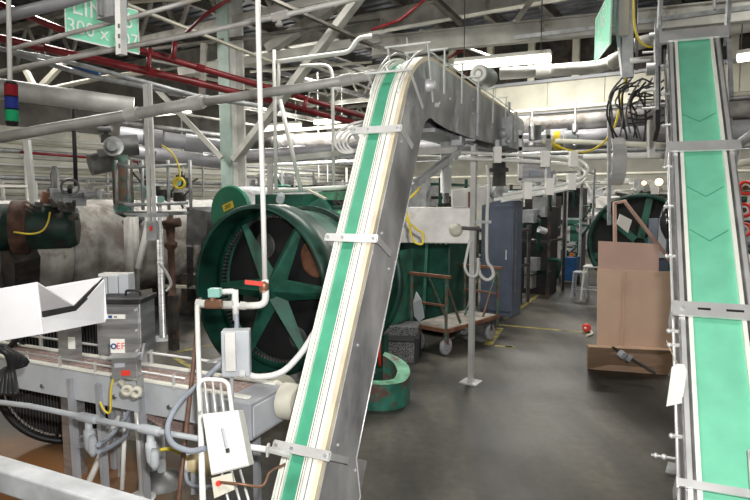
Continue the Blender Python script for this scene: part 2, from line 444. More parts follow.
F1 = frames((-.363, 2.9), a1, pts)
S1 = F1[0][1]; h1 = V((math.sin(a1), math.cos(a1), 0)); HW = .115
def at1(s, side=0, n=0, z=None):         # point on conveyor by arc frame nearest s
    best = min(range(len(pts)), key=lambda i: abs(pts[i][0]-s)); p, S, N = F1[best]
    i2 = best+1 if s > pts[best][0] and best+1 < len(pts) else best-1
    q = F1[i2]; w = (s-pts[best][0])/(pts[i2][0]-pts[best][0]) if pts[i2][0] != pts[best][0] else 0
    w = max(0, min(1, w)); N = (N*(1-w)+q[2]*w).normalized()
    return p.lerp(q[0], w)+S*side+N*n
t = T('inclined_conveyor', 'curved-top stainless incline conveyor with narrow green belt between cream rails', 'conveyor')
t.add('belt', 'belt_dark', MB().rib(F1, -.1, .1, -.012, 0))
t.add('guide_rail', 'rail_cream', MB().rib(F1, -.115, -.084, -.02, .022).rib(F1, -.118, -.108, .026, .04))
t.add('guide_rail', 'rail_cream', MB().rib(F1, .004, .022, 0, .020))
t.add('guide_rail', 'rail_cream', MB().rib(F1, .034, .090, -.02, .030))
t.add('wear_strip', 'rail_tan', MB().rib(F1, .09, .118, -.02, .03))
t.add('rail_groove', 'steel_dark', MB().rib(F1, .011, .015, .020, .0215).rib(F1, -.097, -.094, .022, .0235).rib(F1, .058, .063, .030, .0315))
# side panels
cut = [i for i, (s, z) in enumerate(pts) if s > -.02][0]
def inner(i, d): p, S, N = F1[i]; return p-N*d
for sd, nm in ((.122, 'side_panel'), (-.128, 'side_panel')):
    mb = MB(); vs = []; ns = len(pts)
    o = S1*sd; tk = S1*.006
    for i in range(ns-1):
        def dep(i):
            s = pts[i][0]
            if s < -.02: return .50
            if s > 2.5: return .44-.08*(s-2.5)/2
            return .345+.095*max(0, min(1, (s-1.0)/.8))
        if i == cut-1: d0, d1 = .50, .50
        else: d0, d1 = dep(i), dep(i+1)
        a, b = F1[i][0]+o, F1[i+1][0]+o
        c, d = F1[i+1][0]-F1[i+1][2]*d1+o, F1[i][0]-F1[i][2]*d0+o
        mb.hexa([a, b, c, d, a+tk, b+tk, c+tk, d+tk])
    pi = t.add(nm, 'steel_panel', mb)
    if sd > 0:
        bt = MB()
        for s_, n_ in ((.05, -.08), (.30, -.06), (.62, -.06), (.92, -.06), (.0, -.36), (.55, -.26), (1.7, -.27), (1.95, -.20), (2.6, -.1), (2.6, -.22), (3.3, -.1), (3.3, -.25), (3.9, -.15)):
            p = at1(s_, .128, n_); bt.cyl(p, p+S1*.008, .009, n=10)
        t.add('bolt', 'bright_steel', bt, pi)
        p = at1(1.38, .128, -.16); t.add('shaft_collar', 'bright_steel', MB().lathe(p, S1, [(0, 0), (0, .045), (.02, .045), (.03, .03), (.06, .028), (.065, 0)], 20), pi)
        p = at1(1.62, .128, -.30); t.add('shaft_collar', 'bright_steel', MB().lathe(p, S1, [(0, 0), (0, .02), (.025, .016), (.03, 0)], 14), pi)
t.add('underside_pan', 'steel_dark', MB().rib(F1[:12], -.12, .12, -.32, -.31).rib(F1[26:], -.12, .12, -.33, -.32))
t.add('edge_flange', 'bright_steel', MB().tube([F1[i][0]-F1[i][2]*(.50 if i < cut else .345)+S1*.128 for i in range(0, 14)], .005, 6))
# brackets across the belt
def cross(s, hgt, back=.16, m='bright_steel'):
    a = at1(s, -.175, .05); b = at1(s, .165, .05); i = min(range(len(pts)), key=lambda i: abs(pts[i][0]-s)); N = F1[i][2]; Tn = S1.cross(N)
    mb = MB().bar(a, b, .05, .012, N)
    mb.bar(b+N*.006, at1(s, .165, -back), .035, .01, S1)
    mb.bar(a+N*.006, at1(s, -.175, -.06), .035, .01, S1)
    k = t.add('crossbar_bracket', m, mb)
    bt = MB()
    for sd in (-.155, -.06, .14):
        p = at1(s, sd, .056); bt.cyl(p, p+N*.012, .008, n=8)
    t.add('bolt', 'galv', bt, k)
for s_ in (.02, .58, .93): cross(s_, 0)
# goalpost holders round the curve and over the flat run
def goal(s, hh, w0=-.15, w1=.15, leg=.12, r=.012):
    a = at1(s, w0, -leg); b = at1(s, w0, hh); c = at1(s, w1, hh); d = at1(s, w1, -leg)
    k = t.add('guide_holder', 'bright_steel', MB().bar(a, b, r*2.2, .006, S1).bar(d, c, r*2.2, .006, S1).bar(b-S1*.02, c+S1*.02, r*1.6, .012))
    m = (b+c)/2; t.add('clamp_stud', 'bright_steel', MB().cyl(m, m+(b-a).normalized()*.05, .006, n=8), k)
for s_, hh, lg in ((1.13, .10, .22), (1.42, .12, .28), (1.75, .13, .2), (2.2, .12, .2), (2.7, .12, .2), (3.25, .12, .22), (3.8, .12, .22)): goal(s_, hh, leg=lg)
mid = [at1(s, 0, 0) for s in [1.2+.12*i for i in range(30)]]
for sd in (-.10, .10):
    t.add('guide_rod', 'bright_steel', MB().tube([at1(1.05+.13*i, sd, .075) for i in range(28)], .007, 6))
t.add('support_flange', 'galv', MB().bar(at1(2.75, .14, .02), at1(2.75, .14, -.40), .06, .02, S1).bar(at1(4.0, .14, .1), at1(4.0, .14, -.30), .06, .02, S1).bar(at1(4.35, .14, .05), at1(4.35, .14, -.30), .06, .02, S1))
t.add('diverter_cylinder', 'galv', MB().cyl(at1(2.95, .08, .20), at1(3.2, .12, .20), .085, n=24))
t.add('cylinder_cap', 'tag_white', MB().lathe(at1(2.945, .08, .20), at1(2.9, .08, .2)-at1(2.945, .08, .2), [(0, .045), (0, .075), (.012, .075), (.012, .045), (0, .045)], 24).lathe(at1(2.945, .08, .20), at1(2.9, .08, .2)-at1(2.945, .08, .2), [(0, 0), (0, .025), (.01, .025), (.01, 0)], 16))
t.add('motor_bracket', 'galv', MB().bar(at1(3.05, .05, 0), at1(3.05, .05, .13), .05, .03, S1))
t.add('under_bracket', 'galv', MB().bar(at1(1.9, -.12, -.44), at1(3.0, -.12, -.43), .3, .03, UP).bar(at1(2.6, 0, -.36), at1(2.6, 0, -.50), .10, .10, S1))
t.done()
# floor stands of the middle conveyor (behind the hall equipment)
e = P(474, 168, 6.2); e.z = 2.58
one('support_post', 'pale grey square post standing on the aisle floor under the curved conveyor, beside the cart', 'post', 'bright_steel', MB().bar(e, V((e.x, e.y, 0)), .055, .055, DD).ob(V((e.x, e.y, 0)), .2, .2, .015))
# diagonal strut to the panel
one('angle_brace', 'short diagonal steel brace under the curved conveyor top', 'brace', 'galv', MB().bar(P(407, 190, 4.3), P(458, 152, 5.1), .05, .05))
one('angle_brace', 'horizontal pale angle bar under the curved conveyor beside the diagonal brace', 'brace', 'bright_steel', MB().bar(P(413, 152, 4.35), P(455, 150, 5.1), .035, .05, UP))

# ================================================================ right incline conveyor
a2 = math.radians(22.8); sl2 = 1.941/1.887
pts2 = [(-.95+i*.1, 1.255+(-.95+i*.1)*sl2) for i in range(30)]
F2 = frames((1.749, 2.9), a2, pts2); S2, N2 = F2[0][1], F2[0][2]; T2 = (F2[1][0]-F2[0][0]).normalized()
def at2(s, side=0, n=0): return V((1.749, 2.9, 0))+V((math.sin(a2), math.cos(a2), 0))*s+UP*(1.255+s*sl2)+S2*side+N2*n
t = T('inclined_conveyor', 'straight incline conveyor with wide bright green belt at the right edge', 'conveyor')
t.add('belt', 'belt', MB().rib(F2, -.112, .112, -.012, 0))
seam = MB()
for s_ in (.55, .8, 1.3): seam.bar(at2(s_, -.10, .001), at2(s_-.06, 0, .001), .006, .002, N2).bar(at2(s_-.06, 0, .001), at2(s_, .10, .001), .006, .002, N2)
t.add('belt_lacing', 'belt_dark', seam)
for sgn in (-1, 1):
    f = lambda a, b, c, d: MB().rib(F2, min(sgn*a, sgn*b), max(sgn*a, sgn*b), c, d)
    t.add('guide_rail', 'rail_cream', f(.132, .112, -.01, .028))
    t.add('guide_rail', 'bright_steel', f(.170, .148, -.02, .032))
    t.add('rail_groove', 'steel_dark', f(.148, .132, -.01, .012))
    t.add('side_panel', 'steel', f(.178, .171, -.16, .03))
t.add('underside_pan', 'steel_dark', MB().rib(F2, -.18, .18, -.16, -.15))
def strap(s, h=.09, slots=True):
    a, b = at2(s, -.21, .045), at2(s, .21, .045)
    mb = MB().bar(a, b, h, .014, N2).bar(b, at2(s, .21, -.12), .05, .01, S2).bar(a, at2(s, -.21, -.12), .05, .01, S2)
    k = t.add('crossbar_bracket', 'bright_steel', mb)
    if slots:
        t.add('slot', 'dark_hole', MB().bar(at2(s, -.09, .054), at2(s, -.03, .054), .012, .003, N2).bar(at2(s, .04, .054), at2(s, .12, .054), .012, .003, N2), k)
        t.add('bolt', 'galv', MB().cyl(at2(s, -.16, .05), at2(s, -.16, .065), .01, n=10), k)
strap(1.03, .09, False); strap(.13); strap(-.52, .035, False)
t.add('adjusting_stud', 'bright_steel', MB().cyl(at2(-.62, .07, .04), at2(-.40, .07, .10), .010, n=10))
t.add('crossbar_bracket', 'bright_steel', MB().bar(at2(1.96, -.24, .03), at2(1.96, .24, .03), .02, .14, T2))
hb = MB()
for sd in (-.24, .24): hb.bar(at2(1.96, sd, -.1), at2(2.2, sd, .32), .03, .03).bar(at2(1.9, sd, .0), at2(1.55, sd, -.15), .03, .03)
hb.tube(fil([at2(2.0, -.24, .1), at2(2.35, -.24, .2), at2(2.4, .15, .26), at2(2.1, .15, .1)], .05), .012, 8)
t.add('head_frame', 'galv', hb)
t.add('head_pulley', 'steel_dark', MB().cyl(at2(1.99, -.17, -.07), at2(1.99, .17, -.07), .07))
sp = MB()
for s_ in (-.35, .0, .06, .42, .7, .95, 1.25, 1.5, 1.75):
    sp.cyl(at2(s_, -.178, -.03), at2(s_, -.212, -.03), .011, n=8)
    sp.ball(at2(s_, -.222, -.03), .013, 8)
t.add('clamp_knob', 'bright_steel', sp)
t.add('guide_rod', 'bright_steel', MB().tube([at2(-.9, -.20, -.03), at2(1.9, -.20, -.03)], .008, 8))
t.add('stud', 'bright_steel', MB().cyl(at2(-.42, -.2, -.05), at2(-.42, -.31, -.05), .006, n=8).ball(at2(-.42, -.29, -.05), .012, 8).ball(at2(-.42, -.255, -.05), .014, 8).cyl(at2(.35, .2, 0), at2(.35, .23, 0), .02, n=8))
t.done()
p = at2(1.2, .0, -.16); one('support_post', 'square steel post supporting the wide green belt conveyor from behind', 'post', 'galv', MB().bar(p, V((p.x, p.y, 0)), .06, .06, DD).ob(V((p.x, p.y, 0)), .2, .2, .015))
# paper tag
p = P(684, 363, 2.75); c = P(680, 364, 2.75); d1_ = V((-.1, -.02, -.98)).normalized(); sx_ = V((.97, -.2, -.05)).normalized()
t = T('paper_tag', 'white paper tag hanging by a string from the left rail of the wide green conveyor', 'tag')
t.add('card', 'tag_white', MB().plate([c-sx_*.012, c+sx_*.018, c+sx_*.034+d1_*.03, c+sx_*.034+d1_*.19, c-sx_*.034+d1_*.215, c-sx_*.034+d1_*.02], V((0, .002, 0))))
t.add('string', 'rail_tan', MB().tube(arc(c+d1_*.01, at2(.02, -.235, -.03), .01), .002, 5))
t.done()
# clutter of the left flank of the right conveyor: chain guard, air lines
one('chain_guard', 'dark curved chain guard plate beside the top of the wide green conveyor', 'guard', 'black', MB().plate([at2(1.25, -.24, -.05), at2(1.7, -.24, .02), at2(1.75, -.24, -.2), at2(1.4, -.24, -.36)], -S2*.03))
t = T('drive_unit', 'grey bolted drive bracket with bearing on the left flank of the wide green conveyor top', 'drive')
t.add('plate', 'galv', MB().plate([at2(1.35, -.25, 0), at2(2.15, -.25, .05), at2(2.15, -.25, -.15), at2(1.45, -.25, -.13)], -S2*.02))
t.add('bearing', 'steel', MB().cyl(at2(1.75, -.27, -.05), at2(1.75, -.33, -.05), .05))
t.add('bearing', 'steel', MB().cyl(at2(2.05, -.27, -.03), at2(2.05, -.31, -.03), .03))
for s_ in (1.4, 1.55, 1.9): t.add('stud', 'bright_steel', MB().cyl(at2(s_, -.27, -.04), at2(s_, -.36, -.04), .01, n=8))
t.done()
# ================================================================ platform handrail, front left corner
a, b = P(-40, 461, 1.75), P(150, 520, 1.45)
t = T('handrail', 'square bright steel handrail bar crossing the bottom left corner', 'handrail')
t.add('top_rail', 'galv', MB().bar(a, b, .07, .07, UP), bevel=.006)
d_ = (b-a).normalized()
for q in (.02, .95):
    c = a.lerp(b, q); t.add('leg', 'bright_steel', MB().bar(c-UP*.03, V((c.x, c.y, 0)), .05, .05, d_))
t.done()
# ================================================================ stainless trough, left edge
n0, f0 = P(43, 334, 2.5), P(105, 322, 2.95)
nt_, ft_ = P(37, 283, 2.5), P(102, 278, 2.95)
vv = P(75, 307, 2.72); vl = P(43, 314, 2.52)
ax_ = V((-1, -.02, -.17)).normalized()*1.35
th = (f0-n0).normalized().cross(UP); th = -th*.012 if th.x > 0 else th*.012
t = T('discharge_trough', 'shiny white-lit stainless V-shaped trough jutting in from the left edge', 'trough')
t.add('end_plate', 'trough_steel', MB().plate([n0, f0+V((-.0, 0, .0)), f0.lerp(ft_, .12)+V((.012, 0, 0)), f0.lerp(ft_, .95)+V((.012, 0, 0)), ft_, vv-UP*.012, vl-UP*.015], th))
t.add('outer_wall', 'trough_steel', MB().plate([n0, nt_, nt_+ax_, n0+ax_], V((0, .01, 0))), bevel=.002)
t.add('chute_liner', 'trough_steel', MB().plate([nt_, vv, vv+ax_, nt_+ax_], V((0, .004, .004))).plate([vv, ft_, ft_+ax_, vv+ax_], V((0, .004, .004))))
t.add('gap_shadow', 'black', MB().plate([vl-UP*.015+V((.004, 0, 0)), vv-UP*.018+V((.004, 0, 0)), ft_-UP*.03+V((.006, 0, 0)), ft_+V((.006, 0, 0)), vv+UP*.008+V((.004, 0, 0)), vl+UP*.012+V((.004, 0, 0))], V((-.01, 0, 0))))  # black strip standing in for the shadow gap between liner and end plate
t.add('outer_wall', 'trough_steel', MB().plate([f0, ft_, ft_+ax_, f0+ax_], V((0, -.01, 0))))
q = n0+ax_*.75; t.add('leg', 'galv', MB().bar(q+UP*.0, V((q.x, q.y, 0)), .05).bar(q+V((0, .4, 0)), V((q.x, q.y+.4, 0)), .05))
t.done()
t = T('cable_bundle', 'dark wire bundle wrapped in black plastic hanging below the steel trough', 'cable')
for i in range(6):
    t.add('cable', 'black', MB().tube(smooth([P(-15+i*3, 346, 3.1), P(6+i*4, 352+i*2, 3.1+.02*i), P(12-i*2, 372, 3.15), P(16-i*5, 395, 3.1)]), .018, 6))
t.done()
# ================================================================ table-top conveyor
A = V((-2.77, 4.2, 0)); ux = V((.914, -.405, 0)); uy = V((.405, .914, 0))
def L(t_, w_, z_): return A+ux*t_+uy*w_+UP*z_
T0, T1, ZT = -1.3, 2.22, .825
t = T('table_top_conveyor', 'grey painted table-top chain conveyor running in from the left', 'conveyor')
def lb(mb, t0, t1, w0, w1, z0, z1): return mb.hexa([L(t0, w0, z0), L(t1, w0, z0), L(t1, w1, z0), L(t0, w1, z0), L(t0, w0, z1), L(t1, w0, z1), L(t1, w1, z1), L(t0, w1, z1)])
ch = MB()
for i in range(70):
    q = T0+(T1-T0)*i/70; lb(ch, q, q+(T1-T0)/70-.006, .03, .27, ZT-.01, ZT+.004)
t.add('chain', 'chain_pink', ch)
t.add('side_frame', 'grey_light', lb(MB(), T0, T1, 0, .018, ZT-.20, ZT+.012), bevel=.003)
t.add('side_frame', 'grey_light', lb(MB(), T0, T1, .285, .303, ZT-.20, ZT+.012), bevel=.003)
t.add('rail_cap', 'rail_cream', lb(lb(MB(), T0, T1, -.008, .028, ZT+.012, ZT+.024), T0, T1, .275, .311, ZT+.012, ZT+.024))
t.add('guide_rod', 'bright_steel', MB().tube([L(T0, .30, ZT+.10), L(2.0, .30, ZT+.10)], .009, 6))
t.add('guide_rod', 'bright_steel', MB().tube([L(.2, .0, ZT+.075), L(1.75, .0, ZT+.075)], .007, 6))
rp = MB()
for i in range(9): rp.bar(L(-1.1+i*.38, .30, ZT), L(-1.1+i*.38, .30, ZT+.12), .02)
for i in range(5): rp.bar(L(.3+i*.34, .0, ZT), L(.3+i*.34, .0, ZT+.09), .016)
t.add('rail_post', 'bright_steel', rp)
lg = MB()
for q in (-1.0, .75, 1.02, 1.4, 2.05):
    for w_ in (-.01, .31):
        if q in (1.02, 1.4) and w_ > 0: continue
        lg.bar(L(q, w_, ZT-.05), L(q+(.02 if q < 2 else 0), w_, 0), .042 if q != 1.4 else .03, .035 if q != 1.4 else .03, ux)
t.add('leg', 'grey_paint', lg)
t.add('cross_brace', 'grey_paint', MB().bar(L(.77, 0, .33), L(.77, .31, .33), .04).bar(L(.77, .0, .30), L(1.03, 0, .36), .03))
t.add('bolt', 'steel_dark', MB().cyl(L(.45, -.002, .68), L(.45, -.012, .68), .016, n=8).cyl(L(1.15, -.002, .70), L(1.15, -.012, .70), .016, n=8).cyl(L(1.62, -.002, .70), L(1.62, -.012, .70), .016, n=8).cyl(L(1.62, -.002, .63), L(1.62, -.012, .63), .016, n=8).cyl(L(-.1, -.002, .70), L(-.1, -.012, .70), .016, n=8))
sag = MB()
fr = [(p, uy, UP) for p in [L(1.35+.1*i, .15, .60-.10*math.sin(math.pi*i/8)) for i in range(9)]]
sag.rib(fr, -.11, .11, -.01, .01); t.add('return_chain', 'chain_pink', sag)
hb = lb(MB(), 2.08, 2.28, -.06, .30, ZT-.21, ZT+.01)
k_ = t.add('head_box', 'grey_paint', hb, bevel=.006)
t.add('cover_plate', 'grey_light', lb(MB(), 2.282, 2.29, -.045, .24, ZT-.19, ZT-.01), k_, bevel=.003)
t.add('bearing', 'bright_steel', MB().cyl(L(2.11, -.06, ZT-.10), L(2.11, -.10, ZT-.10), .042).cyl(L(2.11, -.10, ZT-.10), L(2.11, -.12, ZT-.10), .02), k_)
t.add('drum_guard', 'cream', MB().lathe(L(2.31, .24, ZT-.06), ux, [(0, 0), (0, .11), (.07, .11), (.10, .09), (.11, 0)], 28))
t.add('drum_guard', 'cream', MB().cyl(L(2.2, .31, ZT-.06), L(2.2, .42, ZT-.06), .10))
t.done()
# white diagonal prop and feet under the conveyor
one('prop_pipe', 'white diagonal pipe propping the underside of the table-top conveyor', 'pipe', 'pvc', MB().tube([G(86, 489), P(104, 448, 4.0), P(120, 415, 4.05)], .022, 8))
one('stand_pipe', 'thin bright vertical pipe stand under the table-top conveyor with a dark foot', 'pipe', 'bright_steel', MB().tube([G(142, 498), P(137, 412, 3.66)], .018, 8).lathe(G(142, 498), UP, [(0, 0), (0, .09), (.02, .08), (.03, 0)], 16))
t = T('floor_stool_base', 'dark round pedestal foot standing behind the conveyor legs', 'pedestal')
c = G(162, 483); t.add('foot', 'steel_dark', MB().lathe(c, UP, [(0, 0), (0, .17), (.03, .16), (.08, .05), (.1, 0)], 24)); t.add('stem', 'galv', MB().cyl(c+UP*.08, c+UP*.5, .03)); t.done()
one('support_post', 'thin white paired leg behind the table-top conveyor drop hoses', 'post', 'pvc', MB().tube([G(122, 490), P(126, 402, 4.0)], .016, 8))
# ================================================================ galvanised conduit with drop boxes in front
c0 = [P(-20, 400, 3.35), P(30, 406, 3.3), P(88, 418, 3.2), P(150, 430, 3.05), P(205, 440, 2.95), P(245, 447, 2.9), P(282, 452, 2.87)]
t = T('conduit_run', 'painted grey conduit run with tee fittings in front of the table-top conveyor', 'conduit')
t.add('pipe', 'grey_light', MB().tube(c0, .016, 10))
for (px, py, Y, n_) in ((88, 418, 3.2, 0), (150, 430, 3.06, 1)):
    c = P(px, py, Y); e = (c0[3]-c0[2]).normalized(); dn = V((.02, 0, -1)).normalized()
    k_ = t.add('tee_fitting', 'grey_light', MB().lathe(c-e*.07, e, [(0, 0), (0, .021), (.02, .027), (.12, .027), (.14, .021), (.14, 0)], 16).lathe(c, dn, [(0, 0), (0, .02), (.07, .02), (.07, .028), (.10, .030), (.17, .027), (.20, .016), (.20, 0)], 16))
    t.add('conduit_body', 'grey_light', MB().lathe(c+dn*.09+V((.02, -.01, 0)), dn, [(0, 0), (0, .016), (.03, .025), (.10, .025), (.13, .014), (.13, 0)], 14), k_)
t.done()
for i, (q, lb_) in enumerate([([(98, 445, 3.15), (108, 438, 3.3), (124, 420, 3.6), (134, 400, 3.9)], 'curved grey flexible hose rising from the left conduit tee'), ([(98, 452, 3.15), (112, 446, 3.3), (128, 432, 3.6), (128, 405, 3.9)], 'darker grey flexible hose looping below its twin at the left conduit tee')]):
    one('flexible_hose', lb_, 'hose', 'hose_grey', MB().tube(smooth([P(*x) for x in q]), .014, 8))
one('mounting_rod', 'pale rod tying the white control box to the bracket of the curved conveyor', 'rod', 'pvc', MB().tube([P(243, 446, 2.8), P(276, 451, 2.83)], .016, 10))
one('rod_bracket', 'perforated steel angle bracket at the lowest crossbar of the curved conveyor', 'bracket', 'bright_steel', MB().bar(P(268, 449, 2.78), P(290, 455, 2.8), .05, .012, UP).bar(P(268, 445, 2.78), P(268, 455, 2.78), .05, .012))
# motor under the conveyor (yellow and white)
t = T('gear_motor', 'small yellow and white gear motor under the table-top conveyor', 'motor')
c = P(196, 462, 3.3); e = V((.9, -.3, 0)).normalized()
t.add('body', 'motor_tan', MB().lathe(c-e*.02, e, [(0, 0), (0, .06), (.12, .065), (.2, .05), (.2, 0)], 20)); t.add('end_bell', 'tag_white', MB().lathe(c-e*.08, e, [(0, 0), (0, .04), (.02, .06), (.06, .06), (.06, 0)], 20))
t.add('bracket_arm', 'grey_paint', MB().bar(c-UP*.05, c-UP*.18, .08, .04)); t.add('hood', 'grey_light', MB().ob(c+e*.17+V((0, .08, -.02)), .22, .1, .1, .3)); t.done()
one('flexible_hose', 'yellow cable looping from the right conduit tee to the small gear motor', 'cable', 'yellow', MB().tube(smooth([P(160, 450, 3.06), P(170, 449, 3.1), P(182, 454, 3.2), P(188, 460, 3.28)]), .010, 8))
one('flexible_hose', 'short grey hose drooping from the gear motor end', 'hose', 'hose_grey', MB().tube(smooth([P(186, 470, 3.3), P(188, 482, 3.25), P(200, 487, 3.2), P(225, 486, 3.1)]), .012, 8))
# ================================================================ white control box on conduit legs
t = T('control_box', 'white rectangular control box tilted on thin pipes in front of the curved conveyor', 'control box')
b0, b1, b2, b3 = P(211, 476, 2.62), P(249, 466, 2.62), P(238, 410, 2.72), P(202, 414, 2.72)
nn = (b1-b0).cross(b3-b0).normalized(); nn = nn if nn.y > 0 else -nn
t.add('housing', 'white_paint', MB().plate([b0, b1, b2, b3], nn*.09), bevel=.006)
cen = (b0+b1+b2+b3)/4
t.add('cover', 'pvc', MB().plate([cen+(x-cen)*.96 for x in (b0, b1, b2, b3)], -nn*.008), bevel=.004)
uu = (b1-b0).normalized(); wv = (b3-b0).normalized()
t.add('switch_lever', 'grey_light', MB().bar(cen-nn*.02-wv*.03+uu*.01, cen-nn*.02+wv*.06+uu*.005, .012))
t.add('lock_hasp', 'black', MB().bar(cen-nn*.016-wv*.055+uu*.012, cen-nn*.016-wv*.035+uu*.012, .016))
t.add('lower_panel', 'cream', MB().plate([b0-wv*.10+uu*.0, b0-wv*.085+uu*.1, b0+uu*.1-wv*.01, b0-wv*.01], nn*.02))
t.add('indicator', 'red_bright', MB().cyl(b0-wv*.04+uu*.035, b0-wv*.04+uu*.035-nn*.02, .012, n=12))
for i, (x0, x1) in enumerate(((221, 231), (231, 243), (240, 252))):
    t.add('leg', 'bright_steel', MB().tube([P(x0, 470, 2.75), P(x1, 512, 2.6)], .007, 6))
    t.add('leg', 'bright_steel', MB().tube([P(208+i*8, 414, 2.82), P(204+i*8, 380, 2.95)], .007, 6))
t.done()
one('pipe_loop', 'looped white pipe bracket standing above the tilted white control box', 'pipe', 'pvc', MB().tube(fil([P(200, 412, 2.8), P(198, 379, 2.9), P(228, 380, 2.95), P(232, 412, 2.8)], .05), .011, 8))
one('flexible_hose', 'thin brown cable looping from the control box to the curved conveyor', 'cable', 'copper', MB().tube(smooth([P(218, 482, 2.6), P(240, 484, 2.55), P(262, 486, 2.6), P(270, 472, 2.7), P(285, 464, 2.8)]), .006, 6))
# white valve pipe from above
Yp = 3.6
t = T('water_pipe', 'white vertical drop pipe with red lever valve and elbow at the bottom', 'pipe')
t.add('pipe', 'pvc', MB().tube([P(257, -40, Yp), P(259, 60, Yp), P(263, 200, Yp), P(265, 283, Yp)], .0165, 12))
t.add('elbow', 'pvc', MB().tube(fil([P(265, 280, Yp), P(266, 305, Yp), P(246, 306, Yp)], .08), .022, 12))
k_ = t.add('valve_body', 'copper', MB().lathe(P(264, 292, Yp), (P(264, 280, Yp)-P(264, 292, Yp)).normalized(), [(0, 0), (0, .024), (.02, .032), (.05, .032), (.07, .024), (.07, 0)], 14))
t.add('lever', 'red_bright', MB().bar(P(263, 284, Yp-.03), P(245, 282, Yp-.04), .014, .026, UP), k_)
t.add('pipe', 'pvc', MB().tube([P(250, 306, Yp), P(198, 304, Yp)], .0165, 10))
t.add('coupling', 'pvc', MB().cyl(P(246, 306, Yp), P(240, 305.6, Yp), .026).cyl(P(233, 305, Yp), P(222, 305, Yp), .026).cyl(P(205, 304, Yp), P(196, 303, Yp), .026))
t.add('riser', 'pvc', MB().tube(fil([P(234, 305, Yp), P(235, 291, Yp), P(220, 292, Yp)], .03), .018, 10).tube([P(235, 290, Yp), P(236, 320, Yp)], .02, 10))
t.done()
t = T('solenoid_valve', 'brass solenoid valve with pale teal square coil on the white pipe', 'valve')
t.add('body', 'copper', MB().cyl(P(206, 304, Yp-.06), P(222, 304, Yp-.06), .03).cyl(P(213, 304, Yp-.06), P(213, 296, Yp-.06), .02)); t.add('coil', 'teal', MB().ob(P(215, 297, Yp-.05), .075, .06, .055, 0), bevel=.006); t.done()
one('stand_pipe', 'white vertical pipe dropping in front of the control box from the valve assembly', 'pipe', 'pvc', MB().tube(fil([P(212, 303, Yp), P(197, 303, Yp), P(198, 340, Yp-.2), P(200, 400, Yp-.5), P(203, 510, 2.55)], .05), .015, 10))
one('stand_pipe', 'rusty brown slanted pipe leaning beside the white drop pipe', 'pipe', 'brown_pipe', MB().tube([P(200, 298, 3.7), P(194, 360, 3.5), P(184, 450, 3.2), P(177, 515, 3.0)], .014, 10))
one('flexible_hose', 'long blue-grey flexible hose curling down from the white valve pipe', 'hose', 'hose_grey', MB().tube(smooth([P(236, 314, Yp-.02), P(236, 332, Yp-.05), P(225, 358, 3.45), P(200, 383, 3.3), P(180, 402, 3.1), P(168, 425, 2.95), P(172, 443, 2.85), P(190, 451, 2.8), P(205, 448, 2.78)]), .015, 10))
one('flexible_hose', 'white flexible hose swooping from the grey junction box behind the curved conveyor', 'hose', 'hose_white', MB().tube(smooth([P(243, 372, 3.3), P(258, 377, 3.3), P(282, 372, 3.35), P(302, 352, 3.4), P(322, 322, 3.45), P(345, 300, 3.6)]), .019, 10))
t = T('junction_box', 'light grey junction box with two raised covers below the valve pipe', 'junction box')
c = P(237, 375, 3.3); t.add('housing', 'grey_light', MB().ob(c, .16, .09, .27, -.1), bevel=.008); t.add('cover', 'white_paint', MB().ob(P(231, 371, 3.22), .06, .03, .22, -.1), bevel=.004)
t.add('cable_gland', 'hose_white', MB().cyl(P(240, 374, 3.26), P(246, 374, 3.26), .02)); t.add('bracket_arm', 'galv', MB().bar(P(222, 358, 3.3), P(208, 362, 3.35), .015).bar(P(232, 376, 3.33), P(232, 400, 3.3), .02)); t.done()
# ================================================================ control cabinet, sensor box, light grey box
c = P(128, 351, 4.0)
t = T('control_cabinet', 'stainless steel control cabinet with black lid standing behind the table-top conveyor', 'cabinet')
t.add('body', 'steel', MB().ob(c, .30, .26, .36, .0), bevel=.008)
k_ = t.add('door', 'steel', MB().ob(c+V((0, -.138, .01)), .285, .014, .335, .0), bevel=.004)
t.add('name_strip', 'tag_white', MB().ob(c+V((-.01, -.148, .26)), .13, .004, .03, .0), k_)
t.add('marking', 'blue', MB().ob(c+V((-.045, -.151, .266)), .025, .003, .018, 0).ob(c+V((-.01, -.151, .27)), .02, .003, .008, 0), k_)
t.add('bolt', 'bright_steel', MB().cyl(c+V((.125, -.145, .32)), c+V((.125, -.155, .32)), .008, n=8).cyl(c+V((.125, -.145, .04)), c+V((.125, -.155, .04)), .008, n=8).cyl(c+V((.125, -.145, .18)), c+V((.125, -.155, .18)), .008, n=8), k_)
t.add('lid', 'black', MB().ob(c+V((0, -.01, .36)), .33, .30, .035, .0), bevel=.006)
t.add('handle', 'black', MB().tube(fil([c+V((0, 0, .39)), c+V((0, 0, .43)), c+V((.1, 0, .43)), c+V((.1, 0, .39))], .02), .008, 8))
t.add('leg', 'galv', MB().bar(c+V((-.1, .05, 0)), V((c.x-.1, c.y+.05, 0)), .04).bar(c+V((.1, .05, 0)), V((c.x+.1, c.y+.05, 0)), .04))
t.done()
t = T('transformer_box', 'light grey ribbed box resting on the black cabinet lid', 'box')
c2 = P(117, 297, 4.15)
for i in range(3): t.add('module', 'grey_light', MB().ob(c2+V((-.075+i*.075, 0, 0)), .07, .12, .15+.012*i, 0), bevel=.006)
t.add('cap', 'white_paint', MB().ob(c2+V((0, 0, .155)), .21, .1, .02, 0)); t.add('indicator', 'orange', MB().ob(P(108, 300, 4.0), .016, .02, .03, 0)); t.done()
c = P(127, 377, 3.45)
t = T('sensor_box', 'small stainless box with a red button square above the conveyor side', 'box')
t.add('housing', 'steel', MB().ob(c, .15, .09, .13, -.1), bevel=.006); t.add('display', 'grey_light', MB().ob(c+V((-.02, -.05, .075)), .06, .006, .025, -.1)); t.add('button', 'red_bright', MB().ob(c+V((.015, -.05, .025)), .05, .01, .03, -.1))
